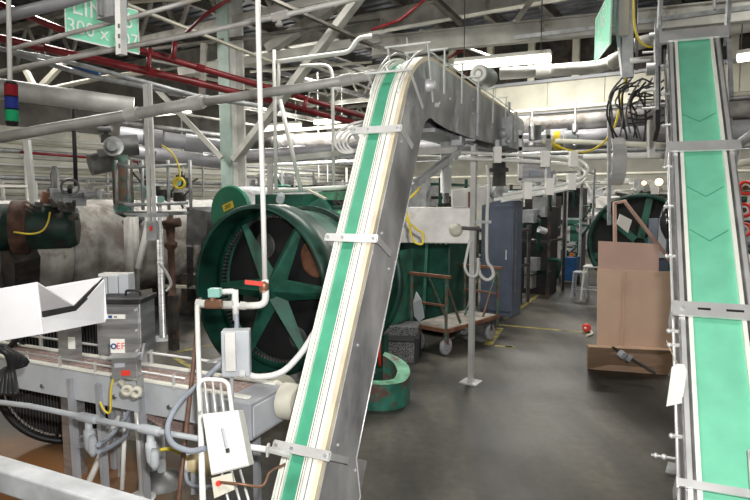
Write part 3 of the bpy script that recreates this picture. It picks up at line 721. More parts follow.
t.add('visor', 'steel', MB().ob(c+V((0, -.02, .13)), .17, .13, .012, -.1)); t.add('bracket_arm', 'galv', MB().bar(c+V((.06, .05, .0)), c+V((.06, .05, -.14)), .03).bar(c+V((.08, .03, .1)), c+V((.1, .03, .2)), .012)); t.done()
t = T('sticker_plate', 'small white square plate with blue ring and red letters on the sensor box', 'sign')
c = P(118, 353, 3.38); t.add('plate', 'tag_white', MB().ob(c, .085, .004, .085, 0))
t.add('emblem', 'blue', MB().torus(c+V((-.022, -.005, .042)), V((0, 1, 0)), .014, .0045, 16, 6)); t.add('lettering', 'red_bright', textmb('EF', .055, c+V((.02, -.004, .042)), V((1, 0, 0)), UP)); t.done()
t = T('sensor_clamp', 'brass-coloured twin-hole clamp bracket on the conveyor side frame', 'bracket')
for i in range(2):
    c = P(128+i*9, 389+i*2, 3.42); t.add('ring', 'cream', MB().lathe(c, V((.2, -1, 0)), [(0, .014), (0, .034), (.04, .034), (.04, .014), (0, .014)], 18))
t.add('bracket_arm', 'cream', MB().bar(P(120, 380, 3.45), P(136, 398, 3.45), .03, .02)); t.done()
one('flexible_hose', 'thin yellow cable hanging from the sensor box over the conveyor side', 'cable', 'yellow', MB().tube(smooth([P(114, 376, 3.42), P(111, 390, 3.42), P(110, 412, 3.42), P(104, 410, 3.44), P(100, 402, 3.46)]), .007, 6))
one('post', 'unpainted steel box post between trough and control cabinet', 'post', 'steel', (lambda c: MB().bar(V((c.x, c.y, 0)), c, .13, .1, DD))(P(69, 322, 4.1)))
one('paper_note', 'small white note stuck on the steel box post', 'note', 'tag_white', MB().ob(P(72, 349, 4.02), .05, .006, .085, 0))
c = G(163, 339)
t = T('floor_post', 'tall stainless tube post with round base plate between cabinet and green wheel', 'post')
t.add('tube', 'steel', MB().cyl(c, V((c.x+.0, c.y, 2.05)), .045)); t.add('base_plate', 'galv', MB().lathe(c, UP, [(0, 0), (0, .17), (.02, .17), (.02, 0)], 24)); t.done()
# mesh guarded wheel behind the table-top conveyor
c = V((-2.5, 4.66, .53)); nw = V((.35, -.94, 0)).normalized(); e1 = V((nw.y*-1, nw.x, 0)); e1 = e1 if e1.x > 0 else -e1
t = T('guarded_wheel', 'large round black wheel guard with fine bars under the table-top conveyor', 'wheel guard')
t.add('rim', 'black', MB().lathe(c, nw, [(-.03, .50), (-.03, .54), (.03, .54), (.03, .50), (-.03, .50)], 48))
mb = MB()
for i in range(-22, 23):
    x = i*.022; hgt = math.sqrt(max(0, .5**2-x*x)); mb.bar(c+e1*x-UP*hgt, c+e1*x+UP*hgt, .004, .004)
t.add('wire_grille', 'steel_dark', mb)
mb = MB()
for an in (75, 15, 135): 
    v_ = e1*math.cos(math.radians(an))+UP*math.sin(math.radians(an)); mb.bar(c+nw*.012-v_*.5, c+nw*.012+v_*.5, .035, .012)
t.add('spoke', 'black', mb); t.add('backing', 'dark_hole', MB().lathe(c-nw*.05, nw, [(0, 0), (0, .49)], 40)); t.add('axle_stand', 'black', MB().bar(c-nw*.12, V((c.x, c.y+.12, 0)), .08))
t.done()

# ================================================================ spoked drum wheel of the cooker
FC = P(256, 293, 5.66); NB = DD*1.0      # front plane centre, axis pointing back
RW = .86
t = T('rotary_cooker', 'big dark green rotary cooker with six-spoked wheel in a round hood', 'cooker')
t.add('hood', 'green_dark', MB().lathe(FC, NB, [(0, RW-.03), (0, RW+.012), (.34, RW+.012), (.34, RW-.03)], 64).lathe(FC, NB, [(.34, RW-.03), (0, RW-.03)], 64))
WC = FC+NB*.26
t.add('gear_ring', 'green_dark', MB().lathe(WC, NB, [(0, RW-.10), (0, RW-.035), (.08, RW-.035), (.08, RW-.10), (0, RW-.10)], 64))
tm = MB(); a_, b_ = perp(NB)
for i in range(110):
    q = 2*math.pi*i/110; r_ = a_*math.cos(q)+b_*math.sin(q); tg = NB.cross(r_)
    tm.bar(WC+NB*.03+r_*(RW-.125), WC+NB*.03+r_*(RW-.10), .02, .05, NB)
t.add('gear_teeth', 'steel_dark', tm)
for i in range(6):
    q = math.radians(i*60+2); r_ = RR*math.cos(q)+UP*math.sin(q); tg = NB.cross(r_).normalized()
    p0 = WC+r_*.06; p1 = WC+r_*(RW-.10)
    w0, w1 = .12, .045
    mb = MB(); mb.add([p0-tg*w0, p0+tg*w0, p0-NB*.13, p1-tg*w1, p1+tg*w1, p1-NB*.03, p0+NB*.04, p1+NB*.04], [(0, 2, 5, 3), (2, 1, 4, 5), (0, 3, 7, 6), (1, 6, 7, 4), (3, 5, 4, 7), (0, 6, 1, 2)])
    t.add('spoke', 'green_mid', mb)
t.add('hub', 'green_mid', MB().lathe(WC-NB*.14, NB, [(0, 0), (0, .07), (.03, .10), (.2, .13), (.2, 0)], 24))
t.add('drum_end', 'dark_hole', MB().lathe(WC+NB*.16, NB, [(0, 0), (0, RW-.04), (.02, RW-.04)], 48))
for (q, rr_, s_) in ((38, .55, .20), (120, .5, .14), (200, .5, .12), (290, .55, .12)):
    r_ = RR*math.cos(math.radians(q))+UP*math.sin(math.radians(q)); c = WC+NB*.15+r_*rr_
    t.add('access_cover', 'rust' if q == 38 else 'steel_dark', MB().lathe(c, -NB, [(0, 0), (0, s_), (.01, s_*.9), (.01, 0)], 20))
t.add('shell', 'green_mid', MB().lathe(FC+NB*.34, NB, [(0, RW-.02), (.02, RW-.06), (1.2, RW-.06), (1.2, 0)], 56))
for q in (.8, 1.4): t.add('hoop', 'green_dark', MB().lathe(FC+NB*q, NB, [(0, RW-.06), (0, RW-.01), (.06, RW-.01), (.06, RW-.06)], 56))
for q in (.2, 1.4):
    for sd in (-.6, .6):
        c = FC+NB*q+RR*sd; t.add('saddle_leg', 'green_dark', MB().bar(V((c.x, c.y, 0)), V((c.x, c.y, FC.z-.62)), .12, .10, DD))
t.add('base_channel', 'green_dark', MB().ob(V((FC+NB*.8).to_tuple()[:2]+(0.0,))+RR*.7, .10, 1.5, .12).ob(V((FC+NB*.8).to_tuple()[:2]+(0.0,))-RR*.7, .10, 1.5, .12))
t.done()
# valve turret on top of that shell
t = T('valve_turret', 'worn green round valve housing with bolted cover beside the spoked wheel', 'valve')
c = P(346, 237, 6.4); e = V((-.5, -.85, .1)).normalized()
t.add('housing', 'green_light', MB().lathe(c, e, [(-.3, 0), (-.3, .27), (0, .30), (.02, .30), (.02, .25), (.06, .25), (.06, 0)], 30))
t.add('cover_plate', 'green_mid', MB().lathe(c+e*.07, e, [(0, 0), (0, .16), (.02, .16), (.04, .06), (.08, .05), (.08, 0)], 24))
bt = MB(); a_, b_ = perp(e)
for i in range(12):
    r_ = a_*math.cos(i*math.pi/6)+b_*math.sin(i*math.pi/6); bt.cyl(c+e*.05+r_*.215, c+e*.085+r_*.215, .018, n=6)
t.add('bolt', 'steel_dark', bt); t.add('inspection_label', 'grey_light', MB().ob(P(337, 245, 6.1), .07, .01, .12, .3)); t.done()
t = T('feed_chute', 'green boxy feed hopper on top of the cooker shell behind the spoked wheel', 'hopper')
t.add('hopper', 'green_mid', MB().ob(P(292, 222, 7.2), .75, .5, .34).plate([P(300, 208, 6.9), P(320, 198, 6.9), P(330, 212, 6.8), P(308, 232, 6.7)], DD*.2))
t.add('ledge', 'green_light', MB().ob(P(340, 200, 7.0), .5, .2, .1)); t.add('lip', 'green_mid', MB().bar(P(272, 198, 7.1), P(318, 196, 7.1), .04, .06, UP)); t.done()
one('pressure_gauge', 'small white-faced gauge on a short stem in front of the green hopper', 'gauge', 'grey_light', MB().cyl(P(281, 196, 6.6), P(280, 200, 6.4), .045, n=16).cyl(P(281, 200, 6.6), P(282, 216, 6.6), .012, n=8))
one('wood_slats', 'pair of loose wooden battens lying on the cooker shell behind the wheel', 'battens', 'cream', MB().bar(P(284, 212, 6.3), P(300, 209, 6.9), .04, .02, UP).bar(P(308, 190, 6.6), P(326, 199, 6.5), .05, .02, UP))
# second smaller drum behind
DCn = P(231, 213, 8.3)
t = T('cylinder_drum', 'grey-green cylinder drum with bright green end disc and yellow label', 'drum')
t.add('shell', 'galv', MB().lathe(DCn, DD, [(0, .38), (1.9, .38), (1.9, 0)], 40)); t.add('end_disc', 'green_drum', MB().lathe(DCn-DD*.03, DD, [(0, 0), (0, .375), (.015, .39), (.06, .39), (.06, .38)], 44))
t.add('warning_label', 'yellow', MB().bar(DCn-DD*.035+RR*-.12+UP*.06, DCn-DD*.035+RR*.08+UP*.13, .004, .10, UP))
t.add('marking', 'black', MB().bar(DCn-DD*.039+RR*-.08+UP*.09, DCn-DD*.039+RR*.04+UP*.13, .003, .012, UP).bar(DCn-DD*.039+RR*-.08+UP*.06, DCn-DD*.039+RR*.03+UP*.098, .003, .010, UP))
for q in (.3, 1.6): t.add('saddle_leg', 'steel_dark', MB().bar(DCn+DD*q-UP*.36, V(((DCn+DD*q).x, (DCn+DD*q).y, 0)), .3, .1, DD))
t.done()
# green plate housing to the right of the incline (cooker discharge)
t = T('discharge_housing', 'dark green bolted discharge housing with scalloped top edge behind the cart', 'housing')
c = R(0, 0); b = G(437, 352); q0 = P(427, 340, 8.4); q0.z = 0
t.add('body', 'green_dark', MB().ob(q0+V((.05, .5, 0.08)), 1.15, .9, 1.42), bevel=.02)
t.add('body_side', 'green_mid', MB().plate([P(383, 330, 7.3), P(400, 322, 7.4), P(402, 250, 7.4), P(386, 256, 7.3)], DD*.3))
sc = MB()
fp = q0+V((.05, .5, 0.08))-DD*.46-RR*.575
for i in range(14):
    x0 = fp-DD*.015+RR*(1.15*i/14)+UP*1.36; x1 = fp-DD*.015+RR*(1.15*(i+1)/14)+UP*1.36; xm = (x0+x1)/2-UP*.08
    sc.plate([x0, x1, xm], -DD*.03)
sc.bar(fp-DD*.03+UP*1.385, fp-DD*.03+RR*1.15+UP*1.385, .03, .05, UP); t.add('scalloped_edge', 'dirty_white', sc)
t.add('stiffener', 'green_mid', MB().bar(fp+RR*.35+UP*1.3-DD*.02, fp+RR*.12+UP*.2-DD*.02, .04).bar(fp+RR*.8+UP*1.35-DD*.02, fp+RR*.75+UP*.2-DD*.02, .04))
t.add('skirt_curve', 'green_mid', MB().tube(smooth([fp+UP*1.3-DD*.02, fp+UP*.9-RR*.05-DD*.02, fp+UP*.5-RR*.03-DD*.02, fp+UP*.2+RR*.1-DD*.02]), .02, 6)); t.done()
t = T('parts_crate', 'perforated grey metal crate on the floor between incline and cart', 'crate')
c = G(391, 358); t.add('body', 'perforated', MB().ob(c, .62, .4, .26, .15), bevel=.006); t.add('upper_tray', 'perforated', MB().ob(c+V((.02, .25, .27)), .7, .4, .12, .15)); t.add('rim', 'black', MB().ob(c+V((0, 0, .26)), .64, .42, .02, .15).ob(c+V((.34, 0, 0)), .05, .42, .3, .15)); t.done()
one('spray_wand', 'red-handled hose end dangling beside the curved conveyor near the floor crate', 'hose', 'red_bright', MB().tube([P(380, 336, 6.3), P(379, 352, 6.3), P(380, 366, 6.3)], .018, 8))
one('flexible_hose', 'short white hose loop above the red-handled hose end', 'hose', 'hose_white', MB().tube(smooth([P(374, 300, 6.2), P(382, 310, 6.25), P(383, 325, 6.3), P(379, 336, 6.3)]), .016, 8))
# green cast half ring on the floor
c = G(378, 408); c = G(378, 404)
t = T('machine_guard', 'peeling light green curved guard casting lying on the floor beside the incline', 'guard')
O_ = G(380, 402)+V((0, .05, 0)); ri, ro, hh = .17, .30, .25
def rg(a): return V((math.cos(a), math.sin(a), 0))
mb = MB(); n = 30; vs = []
for i in range(n+1):
    q = math.radians(-190+i*(270/n)); hz = hh+.0*i
    up_ = .16*max(0, (i-17)/13)
    vs += [O_+rg(q)*ri, O_+rg(q)*ro, O_+rg(q)*ro+UP*(hz+up_), O_+rg(q)*ri+UP*(hz+up_)]
fs = [(0, 1, 2, 3), (n*4+3, n*4+2, n*4+1, n*4)]
for i in range(n):
    for j in range(4): fs.append((i*4+j, i*4+4+j, i*4+4+(j+1) % 4, i*4+(j+1) % 4))
mb.add(vs, fs, False); t.add('casting', 'guard_side', mb)
mb = MB(); mb.add([v+UP*.004 for i, v in enumerate(vs) if i % 4 in (2, 3)], [(2*i, 2*i+2, 2*i+3, 2*i+1) for i in range(n)]); t.add('top_face', 'green_light', mb)
t.add('mounting_lug', 'green_mid', MB().ob(O_+V((.02, .1, 0)), .12, .1, .16, 0)); t.done()
# ================================================================ cart
cA, cB, cC = G(447, 357), G(422, 347), G(495, 340)
dirL = (cC-cA); dirL.z = 0; Lc = dirL.length; e1 = dirL.normalized(); e2 = V((-e1.y, e1.x, 0)); e2 = e2 if e2.y > 0 else -e2
Wc = .55
t = T('flat_cart', 'rusty green platform cart with pipe end rails and caster wheels beside the pale post', 'cart')
def K(l, w_, z): return cA+e1*l+e2*w_+UP*z
Lc = 1.25
t.add('deck', 'cart_deck', MB().hexa([K(-.02, 0, .33), K(Lc, 0, .33), K(Lc, Wc, .33), K(-.02, Wc, .33), K(-.02, 0, .36), K(Lc, 0, .36), K(Lc, Wc, .36), K(-.02, Wc, .36)]))
t.add('deck_rim', 'rust', MB().bar(K(-.02, -.02, .34), K(Lc, -.02, .34), .03, .05).bar(K(-.03, 0, .34), K(-.03, Wc, .34), .03, .05))
for l, sd in ((-.03, -1), (Lc, 1)):
    for w_ in (0, Wc):
        t.add('upright', 'cart_green', MB().bar(K(l, w_, .2), K(l, w_, 1.02), .035)); 
    k_ = t.add('top_rail', 'rust', MB().bar(K(l, -.06, 1.03), K(l, Wc+.06, 1.03), .06, .035, UP))
    t.add('rung', 'rust', MB().bar(K(l, 0, .66), K(l, Wc, .66), .025), k_)
    t.add('diagonal_brace', 'cart_green', MB().bar(K(l, Wc*.5, 1.0), K(l-sd*.42, Wc*.5, .38), .025).bar(K(l, 0.02, .98), K(l-sd*.36, .02, .38), .025))
for l in (.06, Lc-.1):
    for w_ in (.06, Wc-.06):
        c = K(l, w_, .115); k_ = t.add('caster_fork', 'rust', MB().bar(c+UP*.03-e2*.035, c+UP*.22-e2*.035, .05, .01).bar(c+UP*.03+e2*.035, c+UP*.22+e2*.035, .05, .01).bar(c+UP*.2-e2*.05, c+UP*.2+e2*.05, .08, .02, UP))
        t.add('caster', 'grey_paint', MB().lathe(c-e2*.022, e2, [(0, 0), (0, .04), (.008, .045), (0, .08), (.0, .112), (.044, .112), (.044, .08), (.036, .045), (.044, 0)], 24), k_)
t.done()
t = T('rag', 'pale rag hanging on the green upright at the left end of the cart', 'rag')
t.add('rag', 'grey_light', MB().plate([P(416, 292, 7.1), P(421, 300, 7.05), P(424, 318, 7.05), P(419, 322, 7.1), P(414, 316, 7.12), P(413, 303, 7.1)], V((.01, .04, 0)))); t.done()
# ================================================================ blue-grey cabinets
def cabinet(name, lab, base, w, d, h, m='cab_blue', nd=1):
    t = T(name, lab, 'cabinet'); t.add('body', m, MB().ob(base, w, d, h), bevel=.01)
    for i in range(nd):
        off = (-w/2+w*(i+.5)/nd); k_ = t.add('door', m, MB().ob(base+RR*off-DD*(d/2+.012)+UP*.1, w/nd-.04, .02, h-.18), bevel=.004)
        t.add('handle', 'bright_steel', MB().bar(base+RR*(off+w/nd*.32)-DD*(d/2+.03)+UP*(h*.5), base+RR*(off+w/nd*.32)-DD*(d/2+.03)+UP*(h*.58), .02), k_)
    t.add('side_louvre', 'steel_dark', MB().bar(base+RR*(w/2+.003)-DD*d*.2+UP*(h*.2), base+RR*(w/2+.003)-DD*d*.2+UP*(h*.9), .006, .015))
    t.done()
base = G(500, 318)+DD*.35-RR*.12
cabinet('electrical_cabinet', 'tall blue-grey electrical cabinet at the aisle edge behind the pale post', base, .56, .5, 1.98)
one('curved_hood', 'dark teal curved hood over the blue-grey electrical cabinet', 'hood', 'teal_dark', MB().tube(smooth([base+UP*2.02-RR*.4-DD*.2, base+UP*2.03-DD*.2, base+UP*2.1+RR*.4-DD*.1, base+UP*2.16+RR*.62]), .06, 8).plate([base+UP*2.0-RR*.3, base+UP*2.0+RR*.3, base+UP*2.12+RR*.7+DD*.3, base+UP*2.12-RR*.2+DD*.3], UP*.03))
t = T('hose_rack', 'pair of white looped hoses hanging on the pale post beside the cabinets', 'hose')
t.add('hose', 'hose_white', MB().tube(smooth([P(487, 165, 6.2), P(489, 185, 6.2), P(487, 215, 6.2), P(487, 258, 6.2), P(492, 268, 6.2), P(493, 276, 6.2), P(487, 280, 6.2), P(480, 274, 6.2), P(478, 260, 6.2)]), .018, 8))
t.add('hose', 'hose_white', MB().tube(smooth([P(470, 240, 6.15), P(466, 258, 6.15), P(465, 268, 6.15), P(470, 276, 6.15), P(477, 274, 6.15), P(478, 258, 6.15)]), .015, 8)); t.add('clamp', 'galv', MB().bar(P(475, 222, 6.15), P(491, 222, 6.15), .03)); t.done()
# stained white housing and bracket arm
t = T('drive_housing', 'stained white sheet-metal drive housing beyond the curved conveyor', 'housing')
b = P(435, 242, 6.5); t.add('box', 'dirty_white', MB().ob(b, .78, .4, .39, .15), bevel=.01)
t.add('bearing', 'cream', MB().lathe(P(456, 230, 6.22), V((0, -1, 0)), [(0, 0), (0, .075), (.03, .07), (.05, .03), (.05, 0)], 18)); t.add('side_flange', 'rust', MB().ob(P(471, 242, 6.4), .08, .3, .55, .15))
t.add('bolt', 'steel_dark', MB().cyl(P(462, 228, 6.2), P(480, 229, 6.1), .02, n=8)); t.done()
t = T('take_up_arm', 'stained white tapered arm with round pulley above the drive housing', 'arm')
t.add('arm', 'white_paint', MB().plate([P(452, 190, 6.2), P(490, 185, 6.4), P(500, 190, 6.4), P(498, 200, 6.4), P(478, 207, 6.3), P(453, 207, 6.2)], V((0, .12, 0))), bevel=.006)
t.add('pulley', 'galv', MB().lathe(P(500, 193, 6.3), V((-.3, 1, 0)), [(0, .0), (0, .03), (.0, .03), (-.02, .03), (-.02, .085), (.08, .085), (.08, 0)], 20)); t.done()
t = T('air_cylinder', 'vertical polished air cylinder under the curved conveyor top', 'cylinder')
t.add('barrel', 'bright_steel', MB().cyl(P(446, 193, 5.2), P(446, 142, 5.2), .048)); t.add('top_plate', 'galv', MB().ob(P(456, 141, 5.4), .34, .1, .03, 0)); t.add('rod', 'steel_dark', MB().cyl(P(446, 203, 5.4), P(446, 193, 5.4), .03)); t.done()
for i, (q, lb_) in enumerate([([(407, 192, 5.0), (405, 205, 5.0), (409, 222, 5.0), (413, 240, 5.0), (422, 244, 5.0), (423, 234, 5.0), (415, 228, 5.0), (404, 216, 5.0), (405, 204, 5.0), (418, 190, 5.0), (420, 184, 5.1)], 'yellow air hose tangled in front of the stained white housing')]):
    one('air_hose', lb_, 'hose', 'yellow', MB().tube(smooth([P(*x) for x in q]), .010, 8))
# ================================================================ overhead pipes
def pipe(label, m, r, pl, name='overhead_pipe', cat='pipe', rd=0, coup=(), group=None, n=10, flr=1.5):
    q = [P(*x) if len(x) == 3 and not isinstance(x, V) else x for x in pl]
    if rd: q = fil(q, rd)
    if not coup: return one(name, label, cat, m, MB().tube(q, r, n), group)
    t = T(name, label, cat, group); t.add('pipe', m, MB().tube(q, r, n)); mb = MB()
    for f in coup:
        L_ = (len(q)-1)*f; i = min(int(L_), len(q)-2); c = q[i].lerp(q[i+1], L_-i); e = (q[i+1]-q[i]).normalized()
        mb.cyl(c-e*r*1.2, c+e*r*1.2, r*1.22, n=14)
    t.add('coupling', m, mb); return t.done()
pipe('thick grey lagged pipe sloping down from the left edge above the signal lamp', 'pipe_light', .125, [(-20, 86, 7.2), (134, 107, 7.8)], n=18)
pipe('long grey-white painted pipe rising from the left edge to the curved conveyor', 'pipe_light', .058, [(-20, 141, 6.4), (60, 127, 6.2), (130, 115, 6.0), (200, 102, 5.8)], coup=(.68, .98), n=14)
pipe('slimmer grey pipe continuing right to the curved conveyor top', 'pipe_light', .045, [(200, 102, 5.8), (300, 88, 5.6), (385, 73, 5.4)], coup=(.0, .78), n=12)
pipe('grey conduit pipe crossing the extreme top left corner', 'insul', .045, [(-20, 22, 4.6), (60, 3, 4.5), (120, -15, 4.4)], n=12)
pipe('thin pinkish pipe passing in front of the green line sign near its top', 'dirty_white', .018, [(8, 50, 5.0), (60, 36, 4.9), (130, 18, 4.8), (200, -2, 4.7)])
t = T('sprinkler_pipe', 'long pinkish sprinkler pipe crossing the lower corner of the green line sign', 'pipe')
sq = [P(-20, 76, 5.2), P(100, 52, 5.1), P(190, 35, 5.0), P(280, 16, 4.9), P(350, 0, 4.8), P(420, -14, 4.7)]
t.add('pipe', 'dirty_white', MB().tube(sq, .022, 10)); t.add('coupling', 'dirty_white', MB().cyl(P(272, 18, 4.91), P(288, 14, 4.89), .032)); t.add('sprinkler_head', 'dirty_white', MB().cyl(P(279, 16, 4.9), P(279, 24, 4.9), .02).cyl(P(279, 24, 4.9), P(279, 26, 4.9), .03, n=10)); t.done()
pipe('upper red sprinkler main running behind the green line sign', 'red', .048, [(-20, -4, 8.5), (62, 30, 8.3), (145, 52, 8.6), (200, 68, 9.0), (290, 94, 9.8), (372, 119, 11)], coup=(.3, .6, .8), n=12)
pipe('lower red sprinkler main starting at the left edge above the lagged pipe', 'red', .055, [(-20, 34, 8.2), (40, 47, 8.3), (110, 63, 8.5), (190, 81, 9.0), (280, 103, 10), (370, 127, 11)], coup=(.2, .5, .72), n=12)
pipe('thin red branch pipe slanting up to the right above the pale green column', 'red', .022, [(186, 33, 7.5), (205, 15, 7.3), (236, -6, 7.1)])
pipe('thin red branch pipe slanting to the roof above the curved conveyor', 'red', .022, [(372, 30, 9), (400, 20, 8.8), (428, -3, 8.6)])
pipe('short thin red pipe above the fluorescent fixture', 'red', .025, [(448, 58, 10.5), (478, 41, 10.2)])
pipe('faint red pipe line in front of the far left wall', 'red', .03, [(20, 152, 13), (70, 156, 13.5), (140, 162, 14.5)])
for px, y0, y1 in ((150, 48, 72), (175, 42, 60), (306, 98, 110)): pipe('short red riser joining the two sprinkler mains', 'red', .035, [(px, y0, 8.6 if px < 200 else 9.9), (px-2, y1, 8.6 if px < 200 else 9.9)], group='red sprinkler risers')
pipe('blue painted short pipe under the lower red main', 'blue', .03, [(75, 66, 8.0), (100, 73, 8.0)])
pipe('thin grey pipe descending right below the lower red main', 'galv', .03, [(-20, 45, 7.6), (60, 60, 7.6), (100, 70, 7.6), (200, 97, 7.9)])
pipe('grey pipe descending right just under its thinner grey twin', 'galv', .035, [(10, 52, 8), (90, 76, 8), (190, 95, 8.2), (260, 106, 8.4)])
pipe('cream pipe rising right from the two pale roof braces at the left', 'cream', .035, [(45, 90, 9), (100, 78, 9), (160, 70, 9.2)])
# pair of insulated mains across the hall (seen both sides of the curved conveyor)
def acr(px, py, Y, l, r_): c = P(px, py, Y); return [c-RR*l, c+RR*r_]
pipe('dark grey upper lagged main running across the hall under the cream header wall', 'insul_dirty', .175, acr(580, 121, 12.6, 9.5, 5.5), coup=(.1, .3, .55, .75), n=20)
pipe('shiny grey lower lagged main running across the hall below the darker one', 'insul', .195, acr(580, 139, 12.4, 9.5, 5.5), coup=(.12, .33, .6, .8), n=20)
pipe('white service pipe across the hall just below the clerestory openings', 'beam_white', .12, [P(500, 74, 12.2), P(600, 67, 11.6), P(622, 58, 11.3), P(630, 46, 11.2), P(650, 40, 11), P(770, 22, 9.8)], rd=.4, coup=(.02, .3), n=16)
pipe('thin cream pipe running above the lagged mains across the hall', 'cream', .045, acr(580, 107, 12.5, 8, 5))
pipe('thin grey pipe running below the lagged mains across the hall', 'galv', .05, acr(560, 153, 12.2, 8, 5))
pipe('second grey lagged line behind the pale green column', 'insul', .12, acr(300, 152, 12.5, 5, 1.6), n=14)
for i, px in enumerate((532, 575, 650, 735)):
    t = T('pipe_hanger', ['pipe hanger saddle between the lagged mains nearest the curved conveyor', 'pipe hanger saddle second right of the curved conveyor between the mains', 'pipe hanger saddle between the mains just left of the wide green conveyor', 'pipe hanger saddle between the mains at the right edge'][i], 'hanger')
    c = P(px, 128, 12.2); t.add('rod', 'steel_dark', MB().cyl(c-UP*.35, c+UP*.5, .02, n=8)); t.add('saddle', 'steel_dark', MB().cyl(c-UP*.08, c+UP*.08, .06, n=10).cyl(c-UP*.36, c-UP*.3, .07, n=10)); t.done()
one('pipe_label', 'yellow marker band with blue text patch on the shiny lower main', 'label', 'yellow', MB().cyl(P(554, 141, 12.40), P(560, 140.6, 12.36), .2, n=24))
one('pipe_label', 'pale blue marker patch on the shiny lower main beside the yellow one', 'label', 'grey_light', MB().cyl(P(563, 140.5, 12.37), P(575, 139.8, 12.34), .199, n=24))
pipe('upper lilac-grey lagged pipe descending right behind the valve basket', 'insul', .14, [(120, 134, 10.8), (224, 147, 11.5)], coup=(.3, .7), n=18)
pipe('lower lilac-grey lagged pipe descending right behind the valve basket', 'insul', .12, [(120, 150, 10.7), (224, 163, 11.4)], n=16)
# ================================================================ column and braces
cb = P(229, 205, 10.2)
t = T('steel_column', 'pale green painted steel column rising behind the green drum disc', 'column')
t.add('flange', 'column_green', MB().bar(V((cb.x, cb.y, 0)), V((cb.x-.05, cb.y, ZR-.05)), .26, .04, DD))
t.add('flange', 'white_paint', MB().bar(V((cb.x+.2, cb.y+.18, 0)), V((cb.x+.17, cb.y+.18, ZR-.05)), .22, .04, DD))
t.add('web', 'white_paint', MB().bar(V((cb.x+.08, cb.y+.1, 0)), V((cb.x+.05, cb.y+.1, ZR-.05)), .03, .2, DD)); t.done()
def brace(lab, p, q, w, m='beam_white', h=None): one('roof_brace', lab, 'brace', m, MB().bar(P(*p), P(*q), w, h or w*.6))
brace('white diagonal brace meeting the pale green column from the left', (152, 84, 10.1), (222, 158, 10.1), .13)
brace('broad white diagonal brace rising right from the pale green column', (235, 160, 10.1), (362, -6, 9.0), .17)
brace('second broad white roof brace crossing above the long white beam', (268, 50, 10.5), (352, -6, 10.2), .24)
brace('short cream strut of a pair near the signal lamp, leaning right', (68, 58, 9.5), (38, 90, 9.5), .11, 'cream')
brace('short cream strut of a pair near the signal lamp, leaning left', (26, 71, 9.5), (36, 90, 9.5), .10, 'cream')
brace('grey diagonal brace in the roof above the fluorescent fixture', (432, -4, 10.5), (462, 24, 10.8), .12, 'purlin')
brace('white slanting roof strut right of the fluorescent fixture', (535, -4, 11), (515, 22, 11), .16)
brace('dark diagonal steel brace to the top left of the curved conveyor', (352, 40, 10), (430, 62, 9.6), .10, 'purlin')
brace('white bent hanger leg above the left brace of the column', (204, 44, 9.4), (202, 96, 9.4), .12)
brace('small white foot at the bottom of the bent hanger leg', (202, 94, 9.4), (193, 103, 9.4), .10)
brace('dark olive roof angle descending right near the top centre', (262, -5, 8.2), (372, 45, 9.6), .07, 'purlin')
brace('dark olive roof angle descending right left of the top centre', (120, 2, 8.0), (272, 62, 10), .06, 'cream')
brace('long pale horizontal beam reaching left from the curved conveyor top to the column', (180, 73, 10.6), (380, 40, 10.5), .24, 'beam_white', .14)
brace('grey roof joist running level behind the sign', (130, 52, 10.2), (380, 20, 10.2), .07, 'purlin')
for i, (p, q) in enumerate([((0, 12, 11), (190, -2, 10)), ((150, 60, 11), (330, 95, 13)), ((395, 60, 12), (520, 28, 11.5)), ((300, 60, 12), (420, 110, 14)), ((250, 72, 12), (372, 62, 12)), ((420, 30, 12), (500, 60, 13))]):
    brace(['thin roof angle along the top left', 'thin roof angle descending behind the column', 'pale thin angle above the curved conveyor flat run', 'thin roof angle descending behind the curved conveyor bend', 'thin level angle right of the column top', 'thin roof angle between beam and fluorescent fixture'][i], p, q, .06, 'beam_white' if i % 2 else 'cream')
# truss webs in the roof, further down the hall
for j, d in enumerate((7.5, 15.5, 21.5)):
    t = T('roof_truss', ['nearest pale roof truss with zigzag webs under the deck', 'middle pale roof truss with zigzag webs under the deck', 'farthest pale roof truss with zigzag webs under the deck'][j], 'truss')
    t.add('chord', 'beam_white', MB().bar(R(-16, d, 5.1), R(-2, d, 5.1), .12, .12, UP).bar(R(-16, d, 6.05), R(-2, d, 6.05), .12, .12, UP)); mb = MB()
    for i in range(12):
        a = -16+i*1.166; mb.bar(R(a, d, 5.1), R(a+.58, d, 6.05), .06, .06); mb.bar(R(a+.58, d, 6.05), R(a+1.166, d, 5.1), .06, .06)
    t.add('web_members', 'beam_white', mb); t.done()
# ================================================================ thin verticals and frames (left half)
def vert(lab, m, r, px0, py0, px1, py1, Y, sq=False, name='vertical_pipe'):
    p, q = P(px0, py0, Y), P(px1, py1, Y)
    one(name, lab, 'pipe', m, MB().bar(p, q, r*2) if sq else MB().tube([p, q], r, 8))
t = T('strut_hanger', 'twin slotted steel strut hanging in front of the basket of valves', 'hanger')
t.add('channel', 'bright_steel', MB().bar(P(145, 84, 6.2), P(150, 232, 6.2), .035)); t.add('channel', 'bright_steel', MB().bar(P(150, 84, 6.2), P(155, 232, 6.2), .035)); t.add('bracket_arm', 'galv', MB().bar(P(138, 215, 6.2), P(168, 215, 6.2), .04)); t.done()
vert('pale slanted post between left wall pipes and dark valve turret', 'bright_steel', .035, 27, 140, 34, 208, 8, True)
vert('black vertical pipe beside the dark valve turret', 'black', .028, 73, 100, 76, 186, 8)
vert('slanted white pipe leg under the valve basket', 'pvc', .035, 150, 215, 138, 268, 6.4)
vert('thin white conduit dropping right of the long white drop pipe', 'pvc', .022, 274, 50, 276, 190, 7)
vert('slanted white conduit bending down beside the thin white conduit', 'pvc', .026, 280, 100, 301, 190, 7)
